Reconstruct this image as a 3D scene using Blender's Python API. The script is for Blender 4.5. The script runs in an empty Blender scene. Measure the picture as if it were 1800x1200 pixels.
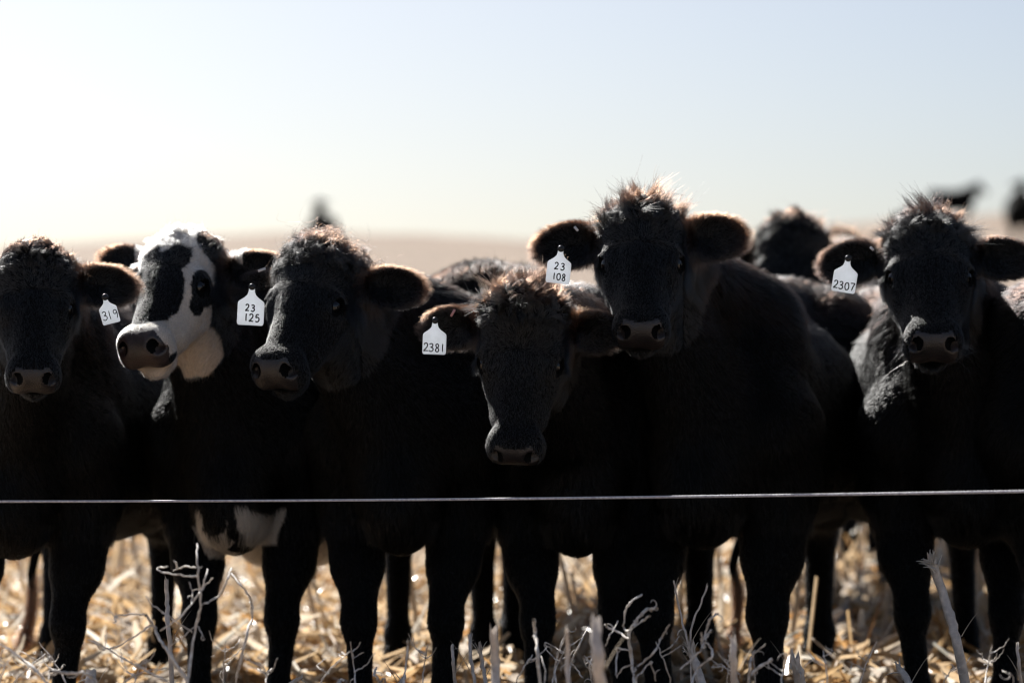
import bpy, math, random
import numpy as np
from mathutils import Vector, Matrix
random.seed(7)
RNG = np.random.default_rng(11)
scene = bpy.context.scene
COL = scene.collection

# ------------------------------------------------------------------ camera, sky, sun
cam_data = bpy.data.cameras.new('camera')
cam = bpy.data.objects.new('camera', cam_data)
COL.objects.link(cam)
cam.location = (0, 0, 1.0)
cam.rotation_euler = (math.radians(90.573), 0, 0)
cam_data.lens = 100
cam_data.sensor_width = 36
cam_data.clip_start = 0.1
cam_data.clip_end = 3000
cam_data.dof.use_dof = True
cam_data.dof.focus_distance = 7.75
cam_data.dof.aperture_fstop = 1.8
scene.camera = cam

SUN_AZ, SUN_EL = -23.0, 38.0          # degrees left of the view, degrees above the horizon
world = bpy.data.worlds.new('World')
scene.world = world
world.use_nodes = True
wn = world.node_tree
bgn = wn.nodes['Background']
sky = wn.nodes.new('ShaderNodeTexSky')
sky.sky_type = 'NISHITA'
sky.sun_disc = False
sky.sun_elevation = math.radians(SUN_EL)
sky.sun_rotation = math.radians(SUN_AZ)
sky.air_density = 0.8
sky.dust_density = 2.0
sky.ozone_density = 2.2
sky.altitude = 300
hsv = wn.nodes.new('ShaderNodeHueSaturation')      # thin high haze takes the colour out of the blue
hsv.inputs['Saturation'].default_value = 0.85
wn.links.new(sky.outputs[0], hsv.inputs['Color']); wn.links.new(hsv.outputs[0], bgn.inputs[0])
bgn.inputs[1].default_value = 0.0405
sd = bpy.data.lights.new('sun', 'SUN')
sd.energy = 4.9
sd.angle = math.radians(0.53)
sd.color = (1.0, 0.975, 0.93)
sun = bpy.data.objects.new('sun', sd)
COL.objects.link(sun)
_a, _e = math.radians(SUN_AZ), math.radians(SUN_EL)
SUNV = Vector((math.sin(_a)*math.cos(_e), math.cos(_a)*math.cos(_e), math.sin(_e)))
sun.rotation_euler = SUNV.to_track_quat('Z', 'Y').to_euler()
sun.location = (0, 0, 30)
vs = scene.view_settings
vs.view_transform = 'Standard'
vs.look = 'None'
vs.gamma = 1.0
vs.use_curve_mapping = False
vs.exposure = 1.25
scene.cycles.transparent_max_bounces = 16
scene.cycles.max_bounces = 8
scene.cycles.filter_width = 1.1
scene.cycles_curves.shape = 'RIBBONS'
CAMP = np.array([0, 0, 1.0])

# ------------------------------------------------------------------ helpers
def P(px, py, d):
    """a point of the place from its bearing in the 1800 px photograph and its distance"""
    return np.array([(px-900)/5000*d, d, 1.0+(650-py)/5000*d])

def tag(o, label=None, cat=None, group=None, kind=None):
    if label: o['label'] = label
    if cat: o['category'] = cat
    if group: o['group'] = group
    if kind: o['kind'] = kind
    return o

def empty(name, loc):
    o = bpy.data.objects.new(name, None)
    COL.objects.link(o)
    o.location = loc
    o.empty_display_size = 0.2
    return o

def make_mesh(name, V, F, mat, parent=None, loc=None, smooth=True, colour=None):
    """V (n,3), F (m,3) or (m,4) arrays"""
    V = np.asarray(V, np.float32); F = np.asarray(F, np.int32)
    me = bpy.data.meshes.new(name)
    me.vertices.add(len(V)); me.vertices.foreach_set('co', V.ravel())
    k = F.shape[1]
    me.loops.add(F.size); me.loops.foreach_set('vertex_index', F.ravel())
    me.polygons.add(len(F))
    me.polygons.foreach_set('loop_start', np.arange(0, F.size, k, dtype=np.int32))
    me.polygons.foreach_set('loop_total', np.full(len(F), k, np.int32))
    me.update(calc_edges=True)
    if smooth: me.polygons.foreach_set('use_smooth', np.ones(len(F), bool))
    if colour is not None:
        a = me.color_attributes.new('coat_colour', 'FLOAT_COLOR', 'POINT')
        a.data.foreach_set('color', np.concatenate([colour, np.ones((len(V), 1))], 1).astype(np.float32).ravel())
    me.validate()
    me.materials.append(mat)
    o = bpy.data.objects.new(name, me)
    COL.objects.link(o)
    if parent is not None: o.parent = parent
    if loc is not None: o.location = loc
    return o

def tube(path, radii, n=8, cap=True):
    """rings along a path -> V, quads"""
    path = np.asarray(path, float)
    m = len(path)
    radii = np.broadcast_to(np.asarray(radii, float), (m,))
    T = np.gradient(path, axis=0)
    T /= np.linalg.norm(T, axis=1)[:, None]+1e-9
    ref = np.array([0.31, 0.93, 0.17])
    A = np.cross(T, ref); A /= np.linalg.norm(A, axis=1)[:, None]+1e-9
    B = np.cross(T, A)
    ang = np.linspace(0, 2*math.pi, n, endpoint=False)
    V = path[:, None]+radii[:, None, None]*(A[:, None]*np.cos(ang)[None, :, None]+B[:, None]*np.sin(ang)[None, :, None])
    V = V.reshape(-1, 3)
    F = []
    for i in range(m-1):
        for j in range(n):
            a = i*n+j; b = i*n+(j+1) % n
            F.append((a, b, b+n, a+n))
    if cap:
        c0 = len(V); V = np.vstack([V, path[0], path[-1]])
        for j in range(n):
            F.append((c0, (j+1) % n, j, c0)); F.append((c0+1, (m-1)*n+j, (m-1)*n+(j+1) % n, c0+1))
    F = [f for f in F]
    return V, np.array(F)

def join(parts):
    Vs, Fs, o = [], [], 0
    for V, F in parts:
        Vs.append(V); Fs.append(F+o); o += len(V)
    return np.vstack(Vs), np.vstack(Fs)

def tidy(me_obj):
    me_obj.data.validate(); return me_obj

# smooth pseudo noise on points
def wav(p, f, seed, oct_=2):
    r = np.random.default_rng(seed)
    out = np.zeros(len(p)); amp = 1.0; tot = 0
    for _ in range(oct_):
        for _k in range(4):
            d = r.normal(size=3); d /= np.linalg.norm(d)
            out += amp*np.sin(p@d*f*(0.7+0.6*r.random())*6.283+r.random()*6.283)
            tot += amp
        f *= 2.1; amp *= .55
    return out/tot*2.0

# ------------------------------------------------------------------ materials
def mat_new(name):
    m = bpy.data.materials.new(name); m.use_nodes = True
    nt = m.node_tree; nt.nodes.clear()
    out = nt.nodes.new('ShaderNodeOutputMaterial')
    return m, nt, out
def N(nt, t, **kw):
    n = nt.nodes.new(t)
    for k, v in kw.items(): setattr(n, k, v)
    return n
def principled(name, col, rough=.7, spec=.4, bump=None, noise=None):
    m, nt, out = mat_new(name)
    b = N(nt, 'ShaderNodeBsdfPrincipled')
    b.inputs['Base Color'].default_value = (*col, 1)
    b.inputs['Roughness'].default_value = rough
    b.inputs['Specular IOR Level'].default_value = spec
    tc = N(nt, 'ShaderNodeTexCoord')
    if noise:
        sc_, lo, hi = noise
        nz = N(nt, 'ShaderNodeTexNoise'); nz.inputs['Scale'].default_value = sc_; nz.inputs['Detail'].default_value = 5
        nt.links.new(tc.outputs['Object'], nz.inputs['Vector'])
        cr = N(nt, 'ShaderNodeValToRGB')
        cr.color_ramp.elements[0].position = .35; cr.color_ramp.elements[1].position = .65
        cr.color_ramp.elements[0].color = (*lo, 1); cr.color_ramp.elements[1].color = (*hi, 1)
        nt.links.new(nz.outputs['Fac'], cr.inputs['Fac']); nt.links.new(cr.outputs[0], b.inputs['Base Color'])
    if bump:
        sc_, st = bump
        vz = N(nt, 'ShaderNodeTexVoronoi'); vz.inputs['Scale'].default_value = sc_
        nt.links.new(tc.outputs['Object'], vz.inputs['Vector'])
        bp = N(nt, 'ShaderNodeBump'); bp.inputs['Strength'].default_value = st; bp.inputs['Distance'].default_value = .002
        nt.links.new(vz.outputs['Distance'], bp.inputs['Height']); nt.links.new(bp.outputs[0], b.inputs['Normal'])
    nt.links.new(b.outputs[0], out.inputs[0])
    return m

# skin under the coat
M_skin, nt, out = mat_new('cow_hide')
b = N(nt, 'ShaderNodeBsdfPrincipled'); at = N(nt, 'ShaderNodeAttribute', attribute_name='coat_colour')
mixc = N(nt, 'ShaderNodeMixRGB', blend_type='MULTIPLY'); mixc.inputs[0].default_value = 1; mixc.inputs[2].default_value = (.75, .72, .7, 1)
nt.links.new(at.outputs['Color'], mixc.inputs[1]); nt.links.new(mixc.outputs[0], b.inputs['Base Color'])
b.inputs['Roughness'].default_value = .85; b.inputs['Specular IOR Level'].default_value = .12
nt.links.new(b.outputs[0], out.inputs[0])
# hair
def hair_mat(name, ior, rough):
    m, nt, out = mat_new(name)
    h = N(nt, 'ShaderNodeBsdfHairPrincipled', parametrization='COLOR')
    at = N(nt, 'ShaderNodeAttribute', attribute_name='coat_colour')
    nt.links.new(at.outputs['Color'], h.inputs['Color'])
    h.inputs['Roughness'].default_value = rough; h.inputs['Radial Roughness'].default_value = .45
    h.inputs['Random Roughness'].default_value = .2; h.inputs['IOR'].default_value = ior
    nt.links.new(h.outputs[0], out.inputs[0])
    return m
M_hair = hair_mat('cow_hair', 1.7, .3)
M_hair_body = hair_mat('cow_body_hair', 1.34, .24)

M_nose = principled('wet_nose_skin', (.06, .042, .036), .3, .6, bump=(260, .6), noise=(24, (.012, .011, .012), (.030, .023, .022)))
M_nose_pink = principled('pink_nose_skin', (.16, .08, .065), .3, .6, bump=(260, .6), noise=(22, (.022, .016, .017), (.050, .032, .029)))
M_eye = principled('cow_eye', (.004, .003, .003), .03, .6)
M_hoof = principled('hoof_horn', (.03, .027, .024), .5, .4, noise=(20, (.02, .018, .016), (.05, .045, .04)))
M_tag = principled('white_ear_tag_plastic', (.78, .79, .80), .45, .4, noise=(28, (.58, .58, .57), (.80, .81, .82)))
_nt = M_tag.node_tree; _pb = next(n_ for n_ in _nt.nodes if n_.type == 'BSDF_PRINCIPLED'); _o = next(n_ for n_ in _nt.nodes if n_.type == 'OUTPUT_MATERIAL')
_tr = N(_nt, 'ShaderNodeBsdfTranslucent'); _tr.inputs[0].default_value = (.75, .78, .82, 1)
_ms = N(_nt, 'ShaderNodeMixShader'); _ms.inputs[0].default_value = .5
_nt.links.new(_pb.outputs[0], _ms.inputs[1]); _nt.links.new(_tr.outputs[0], _ms.inputs[2]); _nt.links.new(_ms.outputs[0], _o.inputs[0])
M_ink = principled('black_marker_ink', (.012, .012, .014), .6, .3)
M_button = principled('black_tag_button', (.01, .01, .01), .4, .5)
M_clip = principled('metal_ear_clip', (.6, .6, .62), .3, .8)
M_clip_pink = principled('pink_ear_clip', (.6, .3, .28), .4, .5)
M_rope = principled('white_electric_rope', (.72, .71, .73), .6, .4, noise=(150, (.45, .42, .48), (.82, .81, .82)))
M_weed = principled('bleached_weed', (.5, .46, .42), .7, .3, noise=(60, (.50, .43, .36), (.84, .80, .75)))

def straw_mat(name, trans=.35):
    m, nt, out = mat_new(name)
    b = N(nt, 'ShaderNodeBsdfPrincipled'); b.inputs['Roughness'].default_value = .33; b.inputs['Specular IOR Level'].default_value = .6
    at = N(nt, 'ShaderNodeAttribute', attribute_name='coat_colour')
    tc = N(nt, 'ShaderNodeTexCoord'); nz = N(nt, 'ShaderNodeTexNoise'); nz.inputs['Scale'].default_value = 60; nz.inputs['Detail'].default_value = 4
    nt.links.new(tc.outputs['Object'], nz.inputs['Vector'])
    mp = N(nt, 'ShaderNodeMapRange'); mp.inputs[1].default_value = .3; mp.inputs[2].default_value = .7; mp.inputs[3].default_value = .75; mp.inputs[4].default_value = 1.1
    nt.links.new(nz.outputs['Fac'], mp.inputs[0])
    mx = N(nt, 'ShaderNodeMixRGB', blend_type='MULTIPLY'); mx.inputs[0].default_value = 1
    nt.links.new(at.outputs['Color'], mx.inputs[1]); nt.links.new(mp.outputs[0], mx.inputs[2])
    tr = N(nt, 'ShaderNodeBsdfTranslucent'); ms = N(nt, 'ShaderNodeMixShader'); ms.inputs[0].default_value = trans
    nt.links.new(mx.outputs[0], b.inputs['Base Color']); nt.links.new(mx.outputs[0], tr.inputs['Color'])
    nt.links.new(b.outputs[0], ms.inputs[1]); nt.links.new(tr.outputs[0], ms.inputs[2]); nt.links.new(ms.outputs[0], out.inputs[0])
    return m
M_straw = straw_mat('dry_corn_straw', .45)
M_stalk = straw_mat('dry_corn_stalk', .12)

# ------------------------------------------------------------------ terrain
CX = (np.array([-3000, -400, 0, 250, 520, 760, 930, 1100, 1300, 1500, 1800, 2200, 5000])-900)/5000*120
CZ = 1.0+(650-np.array([520, 450, 436, 419, 406, 411, 421, 425, 412, 392, 372, 350, 330]))/5000*120
def ground_z(x, y):
    x = np.asarray(x, float); y = np.asarray(y, float)
    zc = np.interp(x, CX, CZ)
    t = np.clip((y-12.5)/107.5, 0, None)
    ex = np.interp(x, [-5, 8, 16], [1.12, 1.0, .80])
    up = np.where(t < 1, t**ex, 1-(t-1)**2*.6)
    up = np.where(t > 1.6, 1-.216-.02*(t-1.6), up)
    z = zc*up
    z = z+.012*np.sin(x*2.1+y*1.3)*np.clip((y-8)/4, 0, 1)
    z = z-.125*(1-np.clip((y-8.8)/1.7, 0, 1)**.8)
    return z
ys = np.concatenate([np.linspace(-20, 6, 12), np.linspace(6.5, 20, 100), np.linspace(20.5, 60, 80), np.geomspace(61, 1400, 90)])
xs = np.concatenate([-np.geomspace(900, 8, 40), np.linspace(-7.8, 7.8, 60), np.geomspace(8, 900, 40)])
XX, YY = np.meshgrid(xs, ys)
ZZ = ground_z(XX, YY)
nx = len(xs)
idx = np.arange(len(ys)*nx).reshape(len(ys), nx)
F = np.stack([idx[:-1, :-1], idx[:-1, 1:], idx[1:, 1:], idx[1:, :-1]], -1).reshape(-1, 4)
M_ground, nt, out = mat_new('stubble_field_soil')
b = N(nt, 'ShaderNodeBsdfPrincipled'); b.inputs['Roughness'].default_value = .9; b.inputs['Specular IOR Level'].default_value = .1
tc = N(nt, 'ShaderNodeTexCoord')
n1 = N(nt, 'ShaderNodeTexNoise'); n1.inputs['Scale'].default_value = 14; n1.inputs['Detail'].default_value = 8; n1.inputs['Roughness'].default_value = .7
n2 = N(nt, 'ShaderNodeTexNoise'); n2.inputs['Scale'].default_value = .35; n2.inputs['Detail'].default_value = 7; n2.inputs['Roughness'].default_value = .7
nt.links.new(tc.outputs['Object'], n1.inputs['Vector']); nt.links.new(tc.outputs['Object'], n2.inputs['Vector'])
cr = N(nt, 'ShaderNodeValToRGB')
cr.color_ramp.elements[0].position = .38; cr.color_ramp.elements[0].color = (.16, .105, .07, 1)
cr.color_ramp.elements[1].position = .62; cr.color_ramp.elements[1].color = (.50, .39, .28, 1)
cr2 = N(nt, 'ShaderNodeValToRGB')
cr2.color_ramp.elements[0].position = .4; cr2.color_ramp.elements[0].color = (.10, .078, .066, 1)
cr2.color_ramp.elements[1].position = .62; cr2.color_ramp.elements[1].color = (.19, .15, .125, 1)
nt.links.new(n1.outputs['Fac'], cr.inputs['Fac']); nt.links.new(n2.outputs['Fac'], cr2.inputs['Fac'])
mx = N(nt, 'ShaderNodeMixRGB'); mx.inputs[0].default_value = .55
nt.links.new(cr.outputs[0], mx.inputs[1]); nt.links.new(cr2.outputs[0], mx.inputs[2]); nt.links.new(mx.outputs[0], b.inputs['Base Color'])
bp = N(nt, 'ShaderNodeBump'); bp.inputs['Strength'].default_value = .8; bp.inputs['Distance'].default_value = .03
nt.links.new(n1.outputs['Fac'], bp.inputs['Height']); nt.links.new(bp.outputs[0], b.inputs['Normal'])
nt.links.new(b.outputs[0], out.inputs[0])
g = make_mesh('ground', np.stack([XX, YY, ZZ], -1).reshape(-1, 3), F, M_ground)
tag(g, kind='structure')

# ------------------------------------------------------------------ signed distance modelling of animals
class Field:
    def __init__(s): s.prims = []
    def cap(s, a, b, ra, rb, k=.03, sub=False): s.prims.append(('c', np.array(a, float), np.array(b, float), ra, rb, k, sub))
    def ell(s, c, r, R, k=.03, sub=False): s.prims.append(('e', np.array(c, float), np.array(r, float), R, None, k, sub))
    def mesh(s, axes):
        gx, gy, gz = [a.astype(np.float32) for a in axes]
        Fd = np.full((len(gx), len(gy), len(gz)), 1.0, np.float32)
        for sub_pass in (False, True):
            for p in s.prims:
                if p[6] != sub_pass: continue
                k = p[5]; m = k+.05
                if p[0] == 'c':
                    lo = np.minimum(p[1]-p[3], p[2]-p[4])-m; hi = np.maximum(p[1]+p[3], p[2]+p[4])+m
                else:
                    ext = np.sqrt(((p[3]*p[2][None, :])**2).sum(1)); lo = p[1]-ext-m; hi = p[1]+ext+m
                sl = [slice(int(np.searchsorted(g_, l)), int(np.searchsorted(g_, h_))) for g_, l, h_ in zip((gx, gy, gz), lo, hi)]
                if any(q.stop-q.start < 1 for q in sl): continue
                X = gx[sl[0]][:, None, None]; Y = gy[sl[1]][None, :, None]; Z = gz[sl[2]][None, None, :]
                if p[0] == 'c':
                    a, b_ = p[1], p[2]; ba = (b_-a).astype(np.float32); L2 = float(ba@ba)+1e-9
                    dx, dy, dz = X-np.float32(a[0]), Y-np.float32(a[1]), Z-np.float32(a[2])
                    h = np.clip((dx*ba[0]+dy*ba[1]+dz*ba[2])/np.float32(L2), 0, 1)
                    d = np.sqrt((dx-h*ba[0])**2+(dy-h*ba[1])**2+(dz-h*ba[2])**2)-(np.float32(p[3])+h*np.float32(p[4]-p[3]))
                else:
                    R = p[3].astype(np.float32); c = p[1]; r = p[2]
                    dx, dy, dz = X-np.float32(c[0]), Y-np.float32(c[1]), Z-np.float32(c[2])
                    l = [(dx*R[0, i]+dy*R[1, i]+dz*R[2, i])/np.float32(r[i]) for i in range(3)]
                    k0 = np.sqrt(l[0]**2+l[1]**2+l[2]**2)
                    k1 = np.sqrt((l[0]/np.float32(r[0]))**2+(l[1]/np.float32(r[1]))**2+(l[2]/np.float32(r[2]))**2)
                    d = k0*(k0-1)/(k1+1e-6)
                f = Fd[sl[0], sl[1], sl[2]]
                k = np.float32(k)
                if p[6]:
                    d = -d; hh = np.maximum(k-np.abs(f-d), 0)/k; Fd[sl[0], sl[1], sl[2]] = np.maximum(f, d)+hh*hh*k*.25
                else:
                    hh = np.maximum(k-np.abs(f-d), 0)/k; Fd[sl[0], sl[1], sl[2]] = np.minimum(f, d)-hh*hh*k*.25
        return surface_nets(Fd, gx, gy, gz)

def surface_nets(Fd, gx, gy, gz):
    nx, ny, nz = Fd.shape
    ins = Fd < 0
    a = ins[:-1, :-1, :-1]
    any_ = a.copy(); all_ = a.copy()
    for i in (0, 1):
        for j in (0, 1):
            for k in (0, 1):
                q = ins[i:nx-1+i, j:ny-1+j, k:nz-1+k]
                any_ |= q; all_ &= q
    act = any_ & ~all_
    I, J, K = np.nonzero(act)
    vid = np.full(act.shape, -1, np.int32); vid[I, J, K] = np.arange(len(I))
    corner = {}
    for i in (0, 1):
        for j in (0, 1):
            for k in (0, 1):
                corner[i, j, k] = Fd[I+i, J+j, K+k]
    acc = np.zeros((len(I), 3), np.float64); cnt = np.zeros(len(I))
    edges = [((0, j, k), (1, j, k)) for j in (0, 1) for k in (0, 1)]+[((i, 0, k), (i, 1, k)) for i in (0, 1) for k in (0, 1)]+[((i, j, 0), (i, j, 1)) for i in (0, 1) for j in (0, 1)]
    for e0, e1 in edges:
        f0, f1 = corner[e0], corner[e1]
        m = (f0 < 0) != (f1 < 0)
        t = np.where(m, f0/(f0-f1+1e-12), 0)
        for ax in range(3):
            acc[:, ax] += np.where(m, e0[ax]+(e1[ax]-e0[ax])*t, 0)
        cnt += m
    acc /= cnt[:, None]
    V = np.empty_like(acc)
    for ax, (ii, g_) in enumerate(((I, gx), (J, gy), (K, gz))):
        V[:, ax] = g_[ii]+(g_[ii+1]-g_[ii])*acc[:, ax]
    Fs = []
    # x edges
    s = ins[:-1, 1:-1, 1:-1] != ins[1:, 1:-1, 1:-1]
    i, j, k = np.nonzero(s); j += 1; k += 1
    q = np.stack([vid[i, j-1, k-1], vid[i, j, k-1], vid[i, j, k], vid[i, j-1, k]], 1)
    fl = ~ins[i, j, k]; q[fl] = q[fl][:, ::-1]; Fs.append(q)
    s = ins[1:-1, :-1, 1:-1] != ins[1:-1, 1:, 1:-1]
    i, j, k = np.nonzero(s); i += 1; k += 1
    q = np.stack([vid[i-1, j, k-1], vid[i-1, j, k], vid[i, j, k], vid[i, j, k-1]], 1)
    fl = ~ins[i, j, k]; q[fl] = q[fl][:, ::-1]; Fs.append(q)
    s = ins[1:-1, 1:-1, :-1] != ins[1:-1, 1:-1, 1:]
    i, j, k = np.nonzero(s); i += 1; j += 1
    q = np.stack([vid[i-1, j-1, k], vid[i, j-1, k], vid[i, j, k], vid[i-1, j, k]], 1)
    fl = ~ins[i, j, k]; q[fl] = q[fl][:, ::-1]; Fs.append(q)
    Q = np.vstack(Fs)
    return V, Q[(Q >= 0).all(1)]

def axis_pts(lo, hi, flo, fhi, hc, hf):
    parts = []
    if flo > lo: parts.append(np.arange(lo, flo, hc))
    parts.append(np.arange(max(lo, flo), min(hi, fhi), hf))
    if fhi < hi: parts.append(np.arange(fhi, hi+hc, hc))
    return np.concatenate(parts)

def rotm(axis, deg):
    return np.array(Matrix.Rotation(math.radians(deg), 3, Vector(axis)))

BLACK = np.array([.0009, .0012, .0015])
BROWN = np.array([.13, .052, .022])
WHITE = np.array([.72, .66, .58])

def mesh_normals(V, Q):
    a, b_, c, d = (V[Q[:, i]] for i in range(4))
    n = np.cross(c-a, d-b_)
    area = np.linalg.norm(n, axis=1)*.5
    vn = np.zeros_like(V)
    for i in range(4): np.add.at(vn, Q[:, i], n)
    vn /= np.linalg.norm(vn, axis=1)[:, None]+1e-12
    return vn, area

def build_hair(name, root_pts, dirs, length, rad, col, parent, npt=5, bend=None, wave=None, taper=.25, mat=None):
    """root_pts, dirs (n,3); bend: direction the tip falls to"""
    n = len(root_pts)
    t = np.linspace(0, 1, npt)[None, :, None]
    Pp = root_pts[:, None]+dirs[:, None]*length[:, None, None]*t
    if bend is not None: Pp = Pp+bend[:, None]*length[:, None, None]*t**2
    if wave is not None:
        amp, fr = wave
        u = RNG.normal(size=(n, 3)); ph = wav(root_pts, 9, 5)*4
        u2 = np.cross(u, dirs); u2 /= np.linalg.norm(u2, axis=1)[:, None]+1e-9
        u3 = np.cross(u2, dirs)
        ang = (t[:, :, 0]*fr*6.283+ph[:, None])
        Pp = Pp+(u2[:, None]*(np.cos(ang)-np.cos(ph)[:, None])[..., None]+u3[:, None]*(np.sin(ang)-np.sin(ph)[:, None])[..., None])*amp[:, None, None]*np.sqrt(t)
    hc = bpy.data.hair_curves.new(name)
    hc.add_curves([npt]*n)
    hc.attributes['position'].data.foreach_set('vector', Pp.astype(np.float32).ravel())
    ra = hc.attributes.get('radius') or hc.attributes.new('radius', 'FLOAT', 'POINT')
    rr = (rad[:, None]*(1-(1-taper)*np.linspace(0, 1, npt)[None, :]**1.5)).astype(np.float32)
    ra.data.foreach_set('value', rr.ravel())
    ca = hc.attributes.new('coat_colour', 'FLOAT_COLOR', 'CURVE')
    ca.data.foreach_set('color', np.concatenate([col, np.ones((n, 1))], 1).astype(np.float32).ravel())
    hc.materials.append(mat or M_hair)
    o = bpy.data.objects.new(name, hc)
    COL.objects.link(o)
    o.parent = parent
    return o

# ---- handwriting of the tag numbers, strokes in a 0..1 wide, 0..1.6 high box
DIG = {
 '0': [[(.5, 1.5), (.15, 1.25), (.08, .7), (.25, .2), (.55, .08), (.88, .35), (.92, .9), (.75, 1.4), (.5, 1.5)]],
 '1': [[(.5, 1.5), (.47, .8), (.5, .05)]],
 '2': [[(.1, 1.2), (.3, 1.5), (.65, 1.5), (.85, 1.2), (.7, .8), (.35, .4), (.05, .08), (.5, .12), (.95, .08)]],
 '3': [[(.12, 1.35), (.45, 1.52), (.8, 1.35), (.75, 1.0), (.4, .85), (.8, .7), (.9, .4), (.65, .1), (.3, .05), (.05, .25)]],
 '5': [[(.85, 1.5), (.3, 1.48), (.2, .9), (.55, 1.0), (.88, .7), (.8, .25), (.45, .05), (.08, .2)]],
 '7': [[(.05, 1.45), (.5, 1.5), (.95, 1.45), (.7, .9), (.45, .05)]],
 '8': [[(.8, 1.3), (.5, 1.52), (.2, 1.3), (.35, .95), (.75, .6), (.8, .25), (.5, .05), (.15, .25), (.3, .65), (.7, .95), (.8, 1.3)]],
 '9': [[(.85, 1.3), (.5, 1.5), (.15, 1.25), (.25, .9), (.6, .85), (.86, 1.2), (.82, .6), (.65, .05)]],
}
def stroke_mesh(pts, w, z):
    pts = np.array(pts, float)
    # smooth the polyline
    m = []
    for i in range(len(pts)-1):
        for s in np.linspace(0, 1, 4, endpoint=False):
            p0 = pts[max(i-1, 0)]; p1 = pts[i]; p2 = pts[i+1]; p3 = pts[min(i+2, len(pts)-1)]
            m.append(.5*((2*p1)+(-p0+p2)*s+(2*p0-5*p1+4*p2-p3)*s*s+(-p0+3*p1-3*p2+p3)*s**3))
    m.append(pts[-1]); m = np.array(m)
    T = np.gradient(m, axis=0); T /= np.linalg.norm(T, axis=1)[:, None]+1e-9
    Nn = np.stack([-T[:, 1], T[:, 0]], 1)
    L = m+Nn*w/2; R = m-Nn*w/2
    n = len(m)
    V = np.zeros((2*n, 3)); V[:n, :2] = L; V[n:, :2] = R; V[:, 2] = z
    F = np.array([(i, i+n, i+n+1, i+1) for i in range(n-1)])
    return V, F

def tag_outline():
    """flag tag outline, width 1, top neck at y=0, bottom at y=-1.42"""
    pts = [(-.11, .02), (-.12, -.16), (-.16, -.28), (-.26, -.38), (-.42, -.49), (-.49, -.56), (-.5, -.64)]
    pts += [(-.5, -1.32), (-.485, -1.38), (-.44, -1.42)]
    r = [(-x, y) for x, y in reversed(pts)]
    return pts+r+[(.09, .09), (.05, .125), (-.05, .125), (-.09, .09)]

def ear_tag(parent, P0, right, up, normal, w, lines, label, bend=0.0):
    """P0: button position in parent space"""
    right, up, normal = (np.array(v, float)/np.linalg.norm(v) for v in (right, up, normal))
    ol = np.array(tag_outline())
    n = len(ol)
    th = .0018
    def to(p2, z):
        p2 = np.atleast_2d(p2)
        zz = z+bend*((p2[:, 0])**2)*w
        return P0+p2[:, :1]*w*right+(p2[:, 1:2])*w*up+zz[:, None]*normal
    # thin solid plate triangulated as a grid of strips: left/right halves paired by height
    left = ol[:n//2+1]
    import bmesh
    bm = bmesh.new()
    f = [bm.verts.new(to(p, th)[0]) for p in ol]; bk = [bm.verts.new(to(p, -th)[0]) for p in ol]
    bm.faces.new(f); bm.faces.new(bk[::-1])
    for i in range(n):
        j = (i+1) % n
        bm.faces.new((f[i], bk[i], bk[j], f[j]))
    bmesh.ops.recalc_face_normals(bm, faces=bm.faces)
    me = bpy.data.meshes.new('ear_tag'); bm.to_mesh(me); bm.free(); me.materials.append(M_tag)
    o = bpy.data.objects.new('ear_tag', me); COL.objects.link(o); o.parent = parent
    o['label'] = label
    # button
    a = np.linspace(0, 2*math.pi, 12, endpoint=False)
    V, F = [], []
    rr = [(.0, th+.0075), (.006, th+.007), (.0095, th+.004), (.0095, th)]
    for r_, z_ in rr:
        for t_ in a: V.append(P0+right*math.cos(t_)*r_+up*(math.sin(t_)*r_+.02*w)+normal*z_)
    for i in range(3):
        for j in range(12): F.append((i*12+j, (i+1)*12+j, (i+1)*12+(j+1) % 12, i*12+(j+1) % 12))
    make_mesh('tag_button', V, F, M_button, o)
    # numbers: every digit its own piece
    for (txt, yy, hh, gap, sx) in lines:
        nW = len(txt); x0 = -((nW-1)*gap)/2+sx
        for i, ch in enumerate(txt):
            for st in DIG[ch]:
                p2 = [(x0+i*gap+(x-.5)*hh*.62*(.9 if ch != '1' else 1)+.01*math.sin(i*3+yy*9), yy+y*hh/1.6+.012*math.sin(i*5+1)) for x, y in st]
                V, F = stroke_mesh(p2, .05, 0)
                W = np.array([to(v[:2], th+.0006)[0] for v in V])
                make_mesh('printed_digit', W, F, M_ink, o, smooth=False)
    return o

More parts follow.
